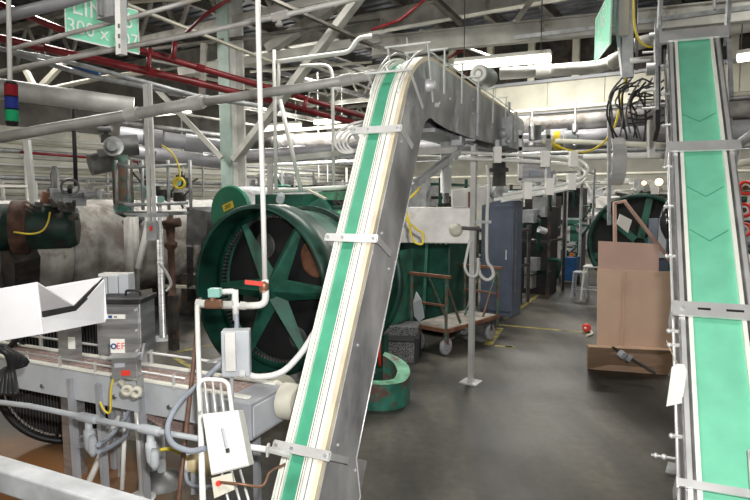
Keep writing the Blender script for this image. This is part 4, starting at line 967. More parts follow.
one('overhead_pipe', 'white conduit with swept bends hung below the pale beam', 'pipe', 'pvc', MB().tube(fil([P(279, 62, 7), P(278, 95, 7), ], .1) + [], .022, 8).tube(fil([P(276, 62, 7), P(290, 60, 7), P(350, 52, 7), P(358, 38, 7), P(372, 36, 7)], .2), .028, 8))
one('overhead_pipe', 'thin white conduit curving down left of the curved conveyor bend', 'pipe', 'pvc', MB().tube(fil([P(300, 66, 7.5), P(332, 64, 7.5), P(334, 190, 7.5)], .15), .022, 8))
t = T('pipe_stand', 'dull grey tubular frame standing behind the spoked wheel hood', 'frame')
t.add('post', 'dirty_white', MB().bar(P(270, 160, 7.6), P(271, 262, 7.6), .07)); t.add('rail', 'dirty_white', MB().bar(P(266, 161, 7.6), P(352, 152, 7.2), .07)); t.done()
pipe('level white handrail pipe above the green hopper', 'pvc', .032, [(274, 191, 7.4), (350, 187, 7.2)])
# looped white hoses left of curved conveyor
for i in range(4):
    one('looped_hose', ['outermost of four white looped hoses left of the curved conveyor', 'second of four white looped hoses left of the curved conveyor', 'third of four white looped hoses left of the curved conveyor', 'innermost of four white looped hoses left of the curved conveyor'][i], 'hose', 'hose_white', MB().tube(smooth([P(372, 120+i*3, 4.9), P(352, 124+i*3.5, 4.9), P(336+i*4, 134+i*2.5, 4.9), P(336+i*4, 146, 4.9), P(345+i*3, 153-i, 4.9), P(366, 150-i*2, 4.9)]), .011, 6))
# hall sign
def sign(lab, a, b, hgt, l1, l2, m='sign_green', flip=False):
    ux_ = (b-a).normalized(); L_ = (b-a).length; nn_ = ux_.cross(UP)
    t = T('hanging_sign', lab, 'sign'); t.add('board', m, MB().plate([a, b, b+UP*hgt, a+UP*hgt], -nn_*.012)); 
    t.add('border', 'white_text', MB().bar(a+nn_*.002, b+nn_*.002, .004, .015, UP).bar(a+nn_*.002, a+UP*hgt+nn_*.002, .004, .012).bar(b+nn_*.002, b+UP*hgt+nn_*.002, .004, .012).bar(a+UP*hgt+nn_*.002, b+UP*hgt+nn_*.002, .004, .012, UP))
    t.add('lettering', 'white_text', textmb(l1, hgt*.52, (a+b)/2+UP*hgt*.70+nn_*.003, ux_, UP)); t.add('lettering', 'white_text', textmb(l2, hgt*.42, (a+b)/2+UP*hgt*.26+nn_*.003, ux_, UP))
    t.add('hanger', 'steel_dark', MB().cyl(a.lerp(b, .15)+UP*hgt, a.lerp(b, .15)+UP*(hgt+1.2), .006, n=6).cyl(a.lerp(b, .85)+UP*hgt, a.lerp(b, .85)+UP*(hgt+1.2), .006, n=6)); t.done()
sa, sb = P(66, 37, 5.5), P(139, 54, 6.1)
sign('green hanging sign with white line number and can size at the upper left', sa, sb, (P(66, -11, 5.5)-sa).z, 'LINE 6', '300 x 407')
sa, sb = P(594.5, 64, 7.6), P(610, 44, 6.1)
sign('green hanging sign seen steeply from the side near the top right', sa, sb, .56, 'LINE 2', '211')
t = T('channel_hanger', 'grey steel channel box with slotted strut hanging in front of the green line sign', 'hanger')
c = P(112, 20, 4.3); t.add('box', 'galv', MB().bar(P(111, -30, 4.3), P(112, 20, 4.3), .19, .12, DD), bevel=.004); t.add('strut', 'bright_steel', MB().bar(P(120, -30, 4.2), P(121.5, 55, 4.2), .06, .05, DD)); t.add('conduit', 'galv', MB().cyl(P(100, -30, 4.25), P(101, 16, 4.25), .02)); t.add('slot', 'steel_dark', MB().bar(P(119, 24, 4.17), P(119, 28, 4.17), .012).bar(P(119, 34, 4.17), P(119.3, 38, 4.17), .012).bar(P(119.5, 44, 4.17), P(119.7, 48, 4.17), .012)); t.done()
# signal tower lamp
t = T('signal_lamp', 'signal tower lamp with red, blue and green lenses on a white pole', 'lamp')
t.add('pole', 'pvc', MB().cyl(P(8, -30, 4.5), P(10, 84, 4.5), .017)); c0_, c1_ = P(11, 84, 4.5), P(12, 122, 4.5)
for i, m in enumerate(('red_lamp', 'blue_lamp', 'green_lamp')):
    a_ = c0_.lerp(c1_, i/3+.02); b_ = c0_.lerp(c1_, (i+1)/3-.02); t.add('lens', m, MB().cyl(a_, b_, .047)); 
t.add('cap', 'black', MB().cyl(c0_+UP*.02, c0_, .03, .047).cyl(c1_, c1_-UP*.03, .047, .035)); t.add('ring', 'black', MB().cyl(c0_.lerp(c1_, .32), c0_.lerp(c1_, .345), .049).cyl(c0_.lerp(c1_, .655), c0_.lerp(c1_, .68), .049)); t.done()
# fluorescent fixtures
def fixture(lab, p, q, glow='tube_glow'):
    p = P(*p); q = P(*q); t = T('fluorescent_fixture', lab, 'light'); u_ = (q-p).normalized(); s_ = u_.cross(UP).normalized()
    t.add('housing', 'beam_white', MB().bar(p+UP*.04, q+UP*.04, .20, .05, UP)); t.add('diffuser', glow, MB().bar(p-UP*.04, q-UP*.04, .16, .11, UP), bevel=.02)
    t.add('hanger', 'steel_dark', MB().cyl(p.lerp(q, .1)+UP*.06, p.lerp(q, .1)+UP*1.2, .008, n=6).cyl(p.lerp(q, .9)+UP*.06, p.lerp(q, .9)+UP*1.2, .008, n=6)); t.done()
fixture('long fluorescent fixture glowing right of the curved conveyor top', (455, 64, 9.6), (551, 55, 9.0))
fixture('fluorescent fixture glowing at the right edge above the lagged mains', (737, 56, 9.3), (775, 50, 9.0))
fixture('small distant fluorescent fixture seen right of the pale green column', (258, 128, 15), (300, 124, 14.5))
fixture('small distant fluorescent fixture low on the left behind the long grey pipe', (150, 113, 16), (190, 109, 15.5))
fixture('small distant fluorescent fixture just left of the curved conveyor', (315, 121, 15), (345, 118, 14.6))
one('wall_lamp', 'small warm lamp glowing beyond the wide green conveyor, left one', 'lamp', 'warm_glow', MB().ball(P(644, 183, 16), .06))
one('wall_lamp', 'small warm orange lamp glowing beyond the wide green conveyor, right one', 'lamp', 'warm_glow', MB().ball(P(659, 182, 16), .10))
# ================================================================ left background: pipes before the wall
zs = [3.62, 3.45, 3.22, 3.05, 2.9, 2.72, 2.55, 2.42, 2.3, 2.12, 1.95, 1.8]
for i, z in enumerate(zs):
    a = -16.1+.25*(i % 4); one('wall_pipe', 'thin pale pipe running along the bright left wall', 'pipe', ['pvc', 'cream', 'galv', 'beam_white'][i % 4], MB().tube([R(a, 3, z), R(a, 26.5, z)], [.04, .03, .06, .045][i % 4], 8), 'pipes along the left wall')
for i in range(16):
    d = 6.5+i*1.15; one('wall_riser', 'thin pale riser pipe standing before the bright left wall', 'pipe', ['galv', 'pvc', 'dirty_white'][i % 3], MB().tube([R(-15.1+.2*(i % 3), d, 0), R(-15.1+.2*(i % 3), d, [4.2, 3.4, 5.2][i % 3])], [.035, .05, .028][i % 3], 8), 'risers along the left wall')
for i in range(8):
    z = 3.6+.28*i; one('overhead_run', 'thin overhead pipe running down the hall high on the left', 'pipe', ['cream', 'galv', 'beam_white', 'insul_dirty'][i % 4], MB().tube([R(-13.9+i*.9, 9, z), R(-13.9+i*.9, 26, z)], [.04, .06, .035, .07][i % 4], 8), 'overhead pipes down the hall')
for i in range(7):
    z = [3.3, 3.7, 4.1, 4.4, 3.5, 2.9, 2.6][i]; d = 15+i*1.4; one('cross_run', 'thin overhead pipe crossing the hall far behind', 'pipe', ['beam_white', 'galv', 'cream'][i % 3], MB().tube([R(-15, d, z), R(7, d, z)], .05, 8), 'pipes crossing the hall')
# ================================================================ big left cooker shell
c = G(60, 318); CL = P(45, 252, 9.2)
t = T('cooker_shell', 'large stained white lagged cooker shell lying behind the cabinet on the left', 'cooker')
t.add('shell', 'lag_white', MB().lathe(CL, DD, [(-1.2, 0), (-1.2, .80), (0, .83), (4.6, .83), (4.6, 0)], 52))
for q in (.0, 1.2, 2.4, 3.6): t.add('hoop', 'insul_dirty', MB().lathe(CL+DD*q, DD, [(0, .83), (0, .85), (.05, .85), (.05, .83)], 48))
t.add('hatch', 'steel_dark', MB().bar(CL+DD*.9+RR*.71+UP*.46, CL+DD*1.25+RR*.71+UP*.46, .05, .24, RR+UP*.6))
for q in (.3, 2.0, 3.8): t.add('saddle_leg', 'dark_iron', MB().bar(CL+DD*q+RR*.3-UP*.7, V((CL+DD*q+RR*.3).to_tuple()[:2]+(0,)), .5, .15, DD))
t.done()
for i, (px, Y) in enumerate(((128, 8.9), (135, 9.6))):
    pipe(['pale vertical downpipe in front of the white cooker shell', 'thinner pale downpipe beside the one in front of the white cooker shell'][i], 'dirty_white', .07-.02*i, [(px, 200, Y), (px+2, 292, Y)])
# green vessel + valves
t = T('green_vessel', 'dark green horizontal vessel with dull reddish flange at the left edge', 'vessel')
a_, b_ = P(-30, 228, 7.2), P(78, 226, 7.6); e = (b_-a_).normalized()
t.add('shell', 'green_vessel', MB().lathe(a_, e, [(0, 0), (0, .30), ((b_-a_).length-.1, .29), ((b_-a_).length-.0, .24), ((b_-a_).length+.04, 0)], 32))
t.add('flange', 'rust_dark', MB().lathe(P(14, 228, 7.35), e, [(0, .29), (0, .35), (.16, .35), (.16, .29)], 28).lathe(P(26, 228, 7.4), e, [(0, .29), (0, .33), (.05, .33), (.05, .29)], 28))
t.add('pedestal', 'dark_iron', MB().bar(P(20, 245, 7.35), G(20, 330), .5, .3, DD)); random.seed(5); vb = MB()
for i in range(10):
    p = P(random.uniform(34, 74), random.uniform(207, 222), 7.12); vb.ob(p, .08, .08, .06, random.random()); vb.cyl(p, p+V((random.uniform(-.1, .1), -.08, random.uniform(0, .12))), .02, n=8)
t.add('fitting', 'dark_iron', vb)
t.add('hose', 'yellow', MB().tube(smooth([P(14, 232, 7.0), P(30, 234, 7.0), P(42, 231, 7.05), P(48, 222, 7.1), P(50, 212, 7.1)]), .012, 6))
t.done()
t = T('rotary_valve', 'dark grey valve assembly with tall spindle on top of the green vessel', 'valve')
t.add('spindle', 'steel_dark', MB().lathe(P(56, 198, 7.4), UP, [(0, 0), (0, .12), (.1, .10), (.16, .05), (.3, .055), (.36, .03), (.40, .03), (.40, 0)], 14))
t.add('body', 'galv', MB().cyl(P(50, 197, 7.3), P(68, 197, 7.4), .11).cyl(P(68, 196, 7.4), P(86, 194, 7.5), .08).ob(P(65, 206, 7.4), .45, .3, .1)); t.add('handwheel', 'steel_dark', MB().torus(P(70, 187, 7.3), V((.3, -1, .2)), .10, .015).cyl(P(70, 187, 7.3), P(70, 196, 7.4), .03))
t.add('outlet', 'galv', MB().cyl(P(84, 196, 7.4), P(99, 194, 7.5), .05).cyl(P(97, 194, 7.5), P(100, 194, 7.5), .07)); t.add('inlet', 'rust', MB().cyl(P(45, 203, 7.3), P(47, 192, 7.3), .06)); t.done()
t = T('steam_valve', 'grey steam valve with round flange and elbow above the valve basket', 'valve')
t.add('barrel', 'insul_dirty', MB().cyl(P(90, 165, 7.2), P(118, 160, 7.4), .13).cyl(P(98, 155, 7.2), P(135, 150, 7.4), .07)); t.add('flange', 'galv', MB().lathe(P(112, 146, 7.1), V((.2, -1, 0)), [(0, 0), (0, .06), (-.05, .12), (-.05, .12), (-.1, .12), (-.1, 0)], 20))
t.add('actuator', 'steel_dark', MB().cyl(P(118, 146, 7.3), P(138, 145, 7.4), .13)); t.add('stem', 'steel_dark', MB().cyl(P(106, 135, 7.3), P(106, 143, 7.3), .06).cyl(P(106, 122, 7.3), P(106, 135, 7.3), .03).cyl(P(99, 129, 7.3), P(112, 129, 7.3), .04)); t.done()
t = T('valve_basket', 'dark tubular basket frame of valves and gauges hanging over the white cooker shell', 'valve rack')
fr_ = MB()
for y in (164, 202, 212): fr_.tube([P(118, y, 7.0), P(130, y+3, 6.9), P(188, y+1, 7.0)], .022, 6)
for px in (116, 128, 142, 168, 190): fr_.tube([P(px, 160, 7.0), P(px+1, 210, 7.0)], .020, 6)
t.add('frame', 'galv', fr_); t.add('tank', 'cart_green', MB().lathe(P(124, 212, 7.2), UP, [(-.05, 0), (0, .10), (.12, .12), (.62, .12), (.70, .07), (.70, 0)], 20)); t.add('tank_bottom', 'green_mid', MB().lathe(P(124, 213, 7.18), UP, [(-.06, 0), (0, .11), (.09, .125), (.09, 0)], 20))
random.seed(3); mb = MB(); mg = MB()
for i in range(14):
    px = 134+random.random()*52; py = 172+random.random()*30; p = P(px, py, 7.15+random.random()*.2); mb.ob(p, .06+random.random()*.08, .06, .05+random.random()*.08, random.random()); mb.tube([p, p+V((random.uniform(-.2, .2), 0, random.uniform(-.1, .3)))], .012, 6)
    if i % 3 == 0: mg.lathe(p-V((0, .1, 0)), V((0, -1, 0)), [(0, 0), (0, .04), (.03, .04), (.03, 0)], 12)
t.add('fitting', 'dark_iron', mb); t.add('gauge', 'teal', mg); t.add('shelf', 'steel_dark', MB().ob(P(155, 214, 7.1), .8, .35, .03, 0)); t.done()
t = T('coiled_hose', 'yellow air hose coil hanging at the valve basket', 'hose'); c = P(179, 183, 6.8)
t.add('coil', 'yellow', MB().torus(c, V((.2, -1, 0)), .058, .012).torus(c+V((.01, .02, -.012)), V((.1, -1, .1)), .05, .012).torus(c+V((-.01, .03, .0)), V((.2, -1, .2)), .066, .01)); t.add('lead', 'yellow', MB().tube(smooth([P(162, 145, 6.8), P(172, 153, 6.8), P(178, 164, 6.8), P(180, 177, 6.8)]), .010, 6)); t.done()
t = T('pump_stack', 'rusty red-brown pump column standing right of the slanted white pipe leg', 'pump')
t.add('column', 'rust_dark', MB().lathe(P(171, 250, 7.6), UP, [(-.6, 0), (-.6, .045), (0, .045), (.05, .085), (.10, .085), (.12, .05), (.3, .06), (.34, .10), (.38, .10), (.40, .045), (.5, .035), (.5, 0)], 16)); t.add('side_arm', 'rust_dark', MB().cyl(P(164, 225, 7.6), P(180, 222, 7.6), .06)); q = P(171, 250, 7.6)-UP*.6; t.add('stand', 'dark_iron', MB().bar(q, V((q.x, q.y, 0)), .1, .1, DD)); t.done()
one('hopper_bin', 'dark grey metal bin standing left of the green drum disc', 'bin', 'steel_dark', MB().plate([P(186, 245, 8.6), P(206, 245, 8.6), P(208, 212, 8.6), P(187, 207, 8.6)], DD*.5).bar(P(190, 244, 8.7), G(190, 310), .1).bar(P(204, 244, 8.7), G(204, 310), .1))
t = T('hanging_valve', 'small red-handled valve on the strut under the valve basket', 'valve'); t.add('body', 'galv', MB().ob(P(153, 240, 6.1), .10, .08, .2, 0)); t.add('handle', 'red_bright', MB().ob(P(151, 231, 6.05), .025, .02, .05, 0)); t.done()
one('flexible_hose', 'pale curved hose between floor post and white cooker shell', 'hose', 'hose_white', MB().tube(smooth([P(158, 262, 6.3), P(166, 272, 6.4), P(171, 284, 6.5), P(166, 291, 6.5)]), .016, 8))
t = T('machine_bed', 'dark low machine bed under the green vessel at the left', 'machine'); c = G(30, 325)
t.add('bed', 'dark_iron', MB().ob(c+DD*.3, 1.8, .8, .5)); t.add('ledge', 'insul_dirty', MB().ob(c+DD*.1+UP*.5, 1.2, .5, .08)); t.done()
t = T('drive_stand', 'dark machine base standing between white cooker shell and spoked wheel', 'machine'); c = G(190, 318)
t.add('base', 'dark_iron', MB().ob(c+DD*.6, .9, .8, .7)); t.add('rail', 'cream', MB().bar(c+RR*-.6+UP*.5, c+RR*.4+UP*.55, .05)); t.done()
# ================================================================ rod track, sensor frame, cables on the right of the curved conveyor
def track(dx, dy, dY): return [P(x+dx, y+dy, Y+dY) for x, y, Y in ((410, 151, 5.3), (450, 152, 5.6), (500, 154, 5.9), (555, 157, 6.1), (578, 160, 6.1), (588, 168, 6.0), (583, 177, 5.8), (565, 184, 5.7), (530, 190, 5.65), (503, 195, 5.6))]
t = T('rod_track', 'hairpin can track of parallel bright rods right of the curved conveyor', 'track')
for (dx, dy, dY) in ((0, 0, 0), (-2, 6, .02), (-9, 5, .08)):
    pts_ = track(dx, dy, dY); t.add('rod', 'pvc', MB().tube(smooth(pts_, 5), .016, 8))
for (x, y, Y) in ((497, 156, 5.85), (545, 160, 6.0), (573, 160, 6.05), (571, 183, 5.75), (549, 188, 5.7), (527, 192, 5.65)): t.add('clamp_block', 'tag_white', MB().ob(P(x, y+7, Y-.03), .075, .08, .16, 0), bevel=.004)
t.add('bracket_arm', 'galv', MB().bar(P(549, 140, 6.2), P(549, 186, 6.0), .03).bar(P(497, 140, 5.9), P(497, 160, 5.9), .04)); t.done()
t = T('vision_sensor', 'stainless framed sensor box with blue-lit display above the hairpin track', 'sensor')
mb = MB()
for px in (520, 548): mb.bar(P(px, 130, 6.4), P(px, 180, 6.4), .04)
for y in (137, 149, 180): mb.bar(P(518, y, 6.4), P(551, y, 6.4), .04)
t.add('frame', 'bright_steel', mb); t.add('box', 'steel', MB().ob(P(534, 179, 6.5), .30, .15, .27, 0)); t.add('display', 'hose_grey', MB().ob(P(534, 176, 6.38), .10, .02, .06, 0)); t.add('motor', 'steel_dark', MB().cyl(P(535, 140, 6.4), P(535, 126, 6.4), .07)); t.done()
t = T('bearing_cluster', 'bolted bearing and drive cluster at the discharge end of the curved conveyor', 'drive')
t.add('plate', 'galv', MB().ob(P(505, 146, 6.3), .12, .12, .3, 0)); t.add('bearing', 'galv', MB().ball(P(503, 133, 6.15), .05).ball(P(509, 141, 6.15), .035)); t.add('drop_shaft', 'steel_dark', MB().cyl(P(499, 150, 6.2), P(499, 186, 6.2), .07).cyl(P(499, 168, 6.2), P(499, 172, 6.2), .10)); t.done()
one('cable_run', 'drooping yellow cable strung below the lagged mains towards the side-on sign', 'cable', 'yellow', MB().tube(smooth([P(553, 143, 6.2), P(565, 149, 6.2), P(585, 152, 6.2), (P(603, 143, 6.2)), P(615, 125, 6.2), P(622, 95, 6.2), P(626, 75, 6.2)]), .012, 6))
one('cable_run', 'yellow cable looping beside the slotted upright at the top right', 'cable', 'yellow', MB().tube(smooth([P(634, -10, 6), P(634, 20, 6), P(638, 38, 6), P(646, 46, 6), P(657, 47, 6)]), .012, 6))
t = T('cable_upright', 'grey slotted upright with conduits hanging from the roof beside the side-on sign', 'upright')
t.add('channel', 'galv', MB().bar(P(628, -25, 6.2), P(628, 78, 6.2), .10, .08, DD)); t.add('channel', 'grey_light', MB().bar(P(612, -25, 6.3), P(626, 92, 6.3), .05)); t.add('box', 'bright_steel', MB().ob(P(622, 36, 6.1), .10, .06, .42, 0)); t.add('conduit', 'steel_dark', MB().tube([P(617, -20, 6.25), P(622, 40, 6.25), P(626, 85, 6.25)], .015, 6).tube([P(636, -20, 6.2), P(637, 70, 6.2)], .014, 6)); t.done()
random.seed(11)
for i in range(12):
    x0 = 614+i*3.4; q = [P(x0+8, 78+i % 3*4, 6.2), P(x0-4+random.uniform(-5, 5), 95+random.uniform(-6, 6), 6.1), P(x0-9+random.uniform(-6, 8), 112+random.uniform(-5, 5), 6.15), P(x0-4, 130+random.uniform(-4, 12), 6.2)]
    one('tangled_cable', 'black cable in the tangle left of the wide green conveyor', 'cable', 'black' if i % 3 else 'steel_dark', MB().tube(smooth(q), .010, 6), 'tangled cables by the wide green conveyor')
for i in range(7):
    q = [P(628, 88+i*6, 6.15), P(642, 84+i*7+random.uniform(-6, 6), 6.1), P(655, 86+i*6+random.uniform(-5, 5), 6.0), P(664, 80+i*7, 5.9)]
    one('tangled_cable', 'black cable stretched across to the wide green conveyor flank', 'cable', 'black', MB().tube(smooth(q), .010, 6), 'cross cables by the wide green conveyor')
t = T('guide_hoop', 'bright steel curved guide hoop hanging left of the wide green conveyor', 'guide')
hb = [(P(616, 140, 6.3)+V((0, math.cos(a)*.12, math.sin(a)*.25-.23)), V((1, 0, 0)), V((0, math.cos(a), math.sin(a)))) for a in [math.radians(x) for x in range(90, 281, 15)]]
t.add('band', 'bright_steel', MB().rib(hb, -.075, .075, -.004, .004)); t.add('post', 'galv', MB().bar(P(609, 120, 6.2), P(609, 225, 6.2), .03)); t.done()
pipe('white level rail from the hairpin track to the wide green conveyor', 'white_paint', .035, [(584, 157, 6.6), (676, 155, 6.0)])
pipe('upper white level rail left of the wide green conveyor', 'cream', .03, [(556, 141, 7), (676, 146, 6.0)])
pipe('short white rail from the slotted upright towards the wide green conveyor', 'pvc', .03, [(630, 61, 6.1), (658, 58, 6.0)])
vert('white vertical channel left of the wide green conveyor', 'white_paint', .03, 651, 120, 651, 158, 6, True, 'channel_post')
vert('thin grey vertical rod in front of the header wall', 'galv', .015, 728, 45, 728, 120, 9)
# ================================================================ right background
t = T('far_drum_wheel', 'dark green round drum end standing behind the cardboard sheet', 'drum')
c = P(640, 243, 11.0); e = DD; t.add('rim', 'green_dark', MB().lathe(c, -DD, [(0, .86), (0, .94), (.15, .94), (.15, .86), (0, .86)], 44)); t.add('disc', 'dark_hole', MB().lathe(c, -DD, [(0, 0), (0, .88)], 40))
for q in (20, 80, 140, 200, 260, 320):
    v_ = RR*math.cos(math.radians(q))+UP*math.sin(math.radians(q)); t.add('spoke', 'green_mid', MB().bar(c-DD*.05+v_*.1, c-DD*.05+v_*.87, .12, .08, DD))
t.add('saddle_leg', 'green_dark', MB().bar(c+DD*.1, V((c+DD*.1).to_tuple()[:2]+(0,)), 1.2, .15, DD)); t.done()
c0_ = G(598, 346); c1_ = G(675, 352)
def CP(px, py, off=0): return P(px, py, 6.55+off)
t = T('cardboard_sheet', 'large tan cardboard sheet standing upright left of the wide green conveyor', 'cardboard')
z0 = .10
p0, p1 = CP(597, 346), CP(676, 352); 
t.add('sheet', 'card', MB().plate([p0, p1, CP(676, 272, .22), CP(597.5, 269, .22)], V((0, .012, 0)))); t.add('crease', 'card_pink', MB().bar(CP(623, 349, -.01), CP(626, 272, .21), .006, .03, V((0, 1, 0)))); t.done()
one('cardboard_sheet', 'pinkish brown cardboard sheet showing above the tan sheet', 'cardboard', 'card_pink', MB().plate([CP(597.5, 346, .03), CP(658, 346, .03), CP(659, 244, .32), CP(598.5, 241, .32)], V((0, .01, 0))))
one('wooden_prop', 'brown wooden A-shaped prop poking up behind the cardboard sheets', 'frame', 'card_pink', MB().bar(P(616, 330, 7.2), P(614.5, 203, 7.2), .05, .03).bar(P(614, 203, 7.2), P(626, 201, 7.2), .05, .03).bar(P(625, 202, 7.18), P(690, 286, 7.18), .055, .03))
one('plank_board', 'reddish wooden board lying low at the foot of the cardboard sheet', 'board', 'wood', MB().plate([G(588, 369), G(668, 375), P(678, 351, 6.35), P(588.5, 347, 6.3)], V((0, .04, .02))))
t = T('lance', 'thin steel lance with white connector resting on the wooden board', 'tool'); a_, b_ = P(612, 347, 6.33), P(656, 373, 6.08)
t.add('rod', 'steel_dark', MB().cyl(a_, b_, .014)); t.add('connector', 'grey_light', MB().cyl(P(620, 353, 6.15), P(624, 356, 6.1), .04).cyl(P(627, 357, 6.1), P(631, 359.5, 6.08), .042)); t.done()
one('paper_scrap', 'white paper sheet tucked behind the wooden prop', 'paper', 'tag_white', MB().plate([P(620, 214, 7.1), P(632, 220, 7.1), P(628, 233, 7.1), P(617, 224, 7.1)], V((0, .01, 0))))
t = T('narrow_cabinet', 'narrow blue-grey upright panel between cardboard and wide green conveyor', 'cabinet')
c = G(664, 330)+V((.0, .3, 0)); t.add('body', 'cab_blue', MB().ob(c, .18, .3, 1.7, 0)); t.add('edge_strip', 'grey_light', MB().ob(c+V((-.02, -.16, 1.1)), .12, .02, .6, 0)); t.done()
one('hanging_bag', 'black plastic bag hanging on the left flank of the wide green conveyor', 'bag', 'plastic_bag', MB().tube(smooth([P(672, 196, 3.9), P(670, 206, 3.88), P(667, 218, 3.85), P(667, 230, 3.85), P(670, 237, 3.85)], 4), .04, 10, rs=[.012+.032*math.sin(min(1, (i+1)/14)*math.pi*.8) for i in range(17)]))
t = T('portable_welder', 'blue wheeled machine box standing in the far aisle', 'machine'); c = G(571, 283)
t.add('body', 'blue', MB().ob(c+UP*.08, .30, .5, .56), bevel=.02); t.add('wheel', 'black', MB().cyl(c-RR*.17+UP*.16-DD*.1, c-RR*.23+UP*.16-DD*.1, .16).cyl(c+RR*.17+UP*.1-DD*.1, c+RR*.21+UP*.1-DD*.1, .1)); t.add('top_handle', 'black', MB().tube(fil([c+UP*.62-RR*.1, c+UP*.74-RR*.1, c+UP*.74+RR*.1, c+UP*.62+RR*.1], .04), .015)); t.add('gauge', 'orange', MB().ob(c+UP*.64, .08, .08, .09)); t.done()
def stool(lab, c, w, h, m):
    t = T('work_stool', lab, 'stool'); t.add('seat', m, MB().ob(c+UP*h, w, w, .03), bevel=.005); mb = MB()
    for sx_, sy_ in ((-1, -1), (1, -1), (1, 1), (-1, 1)): mb.bar(c+RR*sx_*w*.55+DD*sy_*w*.55, c+RR*sx_*w*.42+DD*sy_*w*.42+UP*h, .03)
    t.add('leg', m, mb); t.add('rung', m, MB().bar(c-RR*w*.5-DD*w*.5+UP*h*.35, c+RR*w*.5-DD*w*.5+UP*h*.35, .02).bar(c-RR*w*.5+DD*w*.5+UP*h*.35, c+RR*w*.5+DD*w*.5+UP*h*.35, .02)); t.done()
stool('small grey metal stool right of the blue machine box', G(580, 297), .26, .50, 'grey_light'); stool('white square stool table touching the cardboard sheet', G(593, 300), .36, .66, 'pvc')
t = T('hose_nozzle', 'red round hose nozzle with yellow hose lying by the cardboard corner', 'nozzle'); c = G(587, 331)
t.add('nozzle', 'red_bright', MB().lathe(c+UP*.07-DD*.05, V((-.3, -1, 0)), [(0, 0), (0, .06), (.05, .065), (.08, .05), (.08, 0)], 18)); t.add('core', 'tag_white', MB().lathe(c+UP*.07-DD*.13, V((-.3, -1, 0)), [(0, 0), (0, .025), (.012, 0)], 14)); t.add('hose', 'cream', MB().tube(smooth([c+UP*.05, c+UP*.02+RR*.08-DD*.1, c+RR*.12-DD*.25+UP*.02, c+RR*.08-DD*.4+UP*.02]), .018)); t.done()
t = T('pedestal_machine', 'green pedestal machine with round head in the far aisle', 'machine'); c = G(574, 268)
t.add('pedestal', 'green_mid', MB().ob(c, .3, .35, 1.3).ob(c+UP*1.3, .5, .45, .18)); t.add('head', 'galv', MB().cyl(c+UP*1.2+RR*.25-DD*.1, c+UP*1.2+RR*.25-DD*.35, .16)); t.add('arm', 'green_light', MB().bar(c+UP*1.45-RR*.2, c+UP*1.15-RR*.35, .12)); t.done()
for i in range(5):
    c = R(-3.3, 19.2)+UP*(.31*i); one('stacked_crate', ['lowest', 'second lowest', 'middle', 'second highest', 'topmost'][i]+' pale crate of the stack at the end of the aisle', 'crate', 'white_paint', MB().ob(c, .8, .6, .27).ob(c+UP*.27, .84, .64, .03))
# machinery silhouettes along both sides of the aisle
def rack(lab, c, w, d, h, seed, ms=('dark_iron', 'galv', 'green_dark'), name='machine_rack', nb=10):
    random.seed(seed); t = T(name, lab, 'machine'); mb = MB()
    for sx_ in (-1, 1):
        for sy_ in (-1, 1): mb.bar(c+RR*sx_*w/2+DD*sy_*d/2, c+RR*sx_*w/2+DD*sy_*d/2+UP*h, .06)
    for z in (.5, .95): mb.bar(c-RR*w/2-DD*d/2+UP*h*z, c+RR*w/2-DD*d/2+UP*h*z, .05).bar(c-RR*w/2-DD*d/2+UP*h*z, c-RR*w/2+DD*d/2+UP*h*z, .05).bar(c+RR*w/2-DD*d/2+UP*h*z, c+RR*w/2+DD*d/2+UP*h*z, .05)
    t.add('frame', ms[0], mb); b = MB(); g = MB(); p_ = MB()
    for i in range(nb):
        q = c+RR*random.uniform(-.45, .3)*w+DD*random.uniform(-.5, .3)*d+UP*random.uniform(.05, .8)*h; 
        (b if i % 2 else g).ob(q, random.uniform(.15, .35)*w, random.uniform(.2, .4)*d, random.uniform(.08, .25)*h)
        q2 = c+RR*random.uniform(-.5, .5)*w-DD*d*random.uniform(.4, .55)+UP*random.uniform(.2, 1.0)*h; p_.tube(fil([q2, q2+RR*random.uniform(-.4, .4)*w, q2+RR*random.uniform(-.4, .4)*w-UP*random.uniform(.1, .5)*h*.4], .05), random.uniform(.015, .04), 6)
        if i % 3 == 1: g.cyl(q2, q2-DD*.12-RR*.1+UP*.05, random.uniform(.03, .07), n=12)
    t.add('panel', ms[0], b); t.add('valve', ms[1], g); t.add('piping', ms[2], p_); t.add('core', 'black', MB().ob(c+DD*.1, w*.8, d*.5, h*.8)); t.done()
rack('dark machine rack just beyond the blue-grey cabinet', R(-3.75, 10.6), .7, .9, 1.5, 1, ('dark_iron', 'white_paint', 'galv'))
rack('dark machine rack second beyond the blue-grey cabinet', R(-3.6, 12.3), .8, 1.2, 2.3, 2)
rack('pale valve rack third beyond the blue-grey cabinet', R(-4.2, 14.9), .8, 1.2, 2.6, 3, ('galv', 'white_paint', 'dirty_white'))
rack('tall pale machine closing the left side of the far aisle', R(-4.3, 17.5), 1.2, 1.6, 2.9, 4, ('galv', 'dirty_white', 'green_dark'))
rack('pale machine frame behind the green pedestal machine', R(-2.0, 20.5), 1.6, 1.2, 2.6, 5, ('galv', 'white_paint', 'dirty_white'), nb=16)
rack('wide grey machine frame closing the end of the aisle', R(-3.8, 23.5), 2.6, 1.2, 2.8, 6, ('dirty_white', 'galv', 'pvc'), nb=18)
rack('dark green machine behind the far drum end', R(.6, 13.2), 2.0, 1.4, 2.3, 7, ('green_dark', 'galv', 'green_mid'), nb=16)
rack('dark machine under the level rails right of the aisle', R(-1.4, 15.2), 1.0, 1.4, 2.2, 8, ('dark_iron', 'galv', 'green_mid'))
rack('dark green machine behind the discharge housing, left one', R(-7.2, 10.2), 1.6, 1.4, 2.3, 9, ('green_dark', 'dark_iron', 'green_mid'), nb=16)
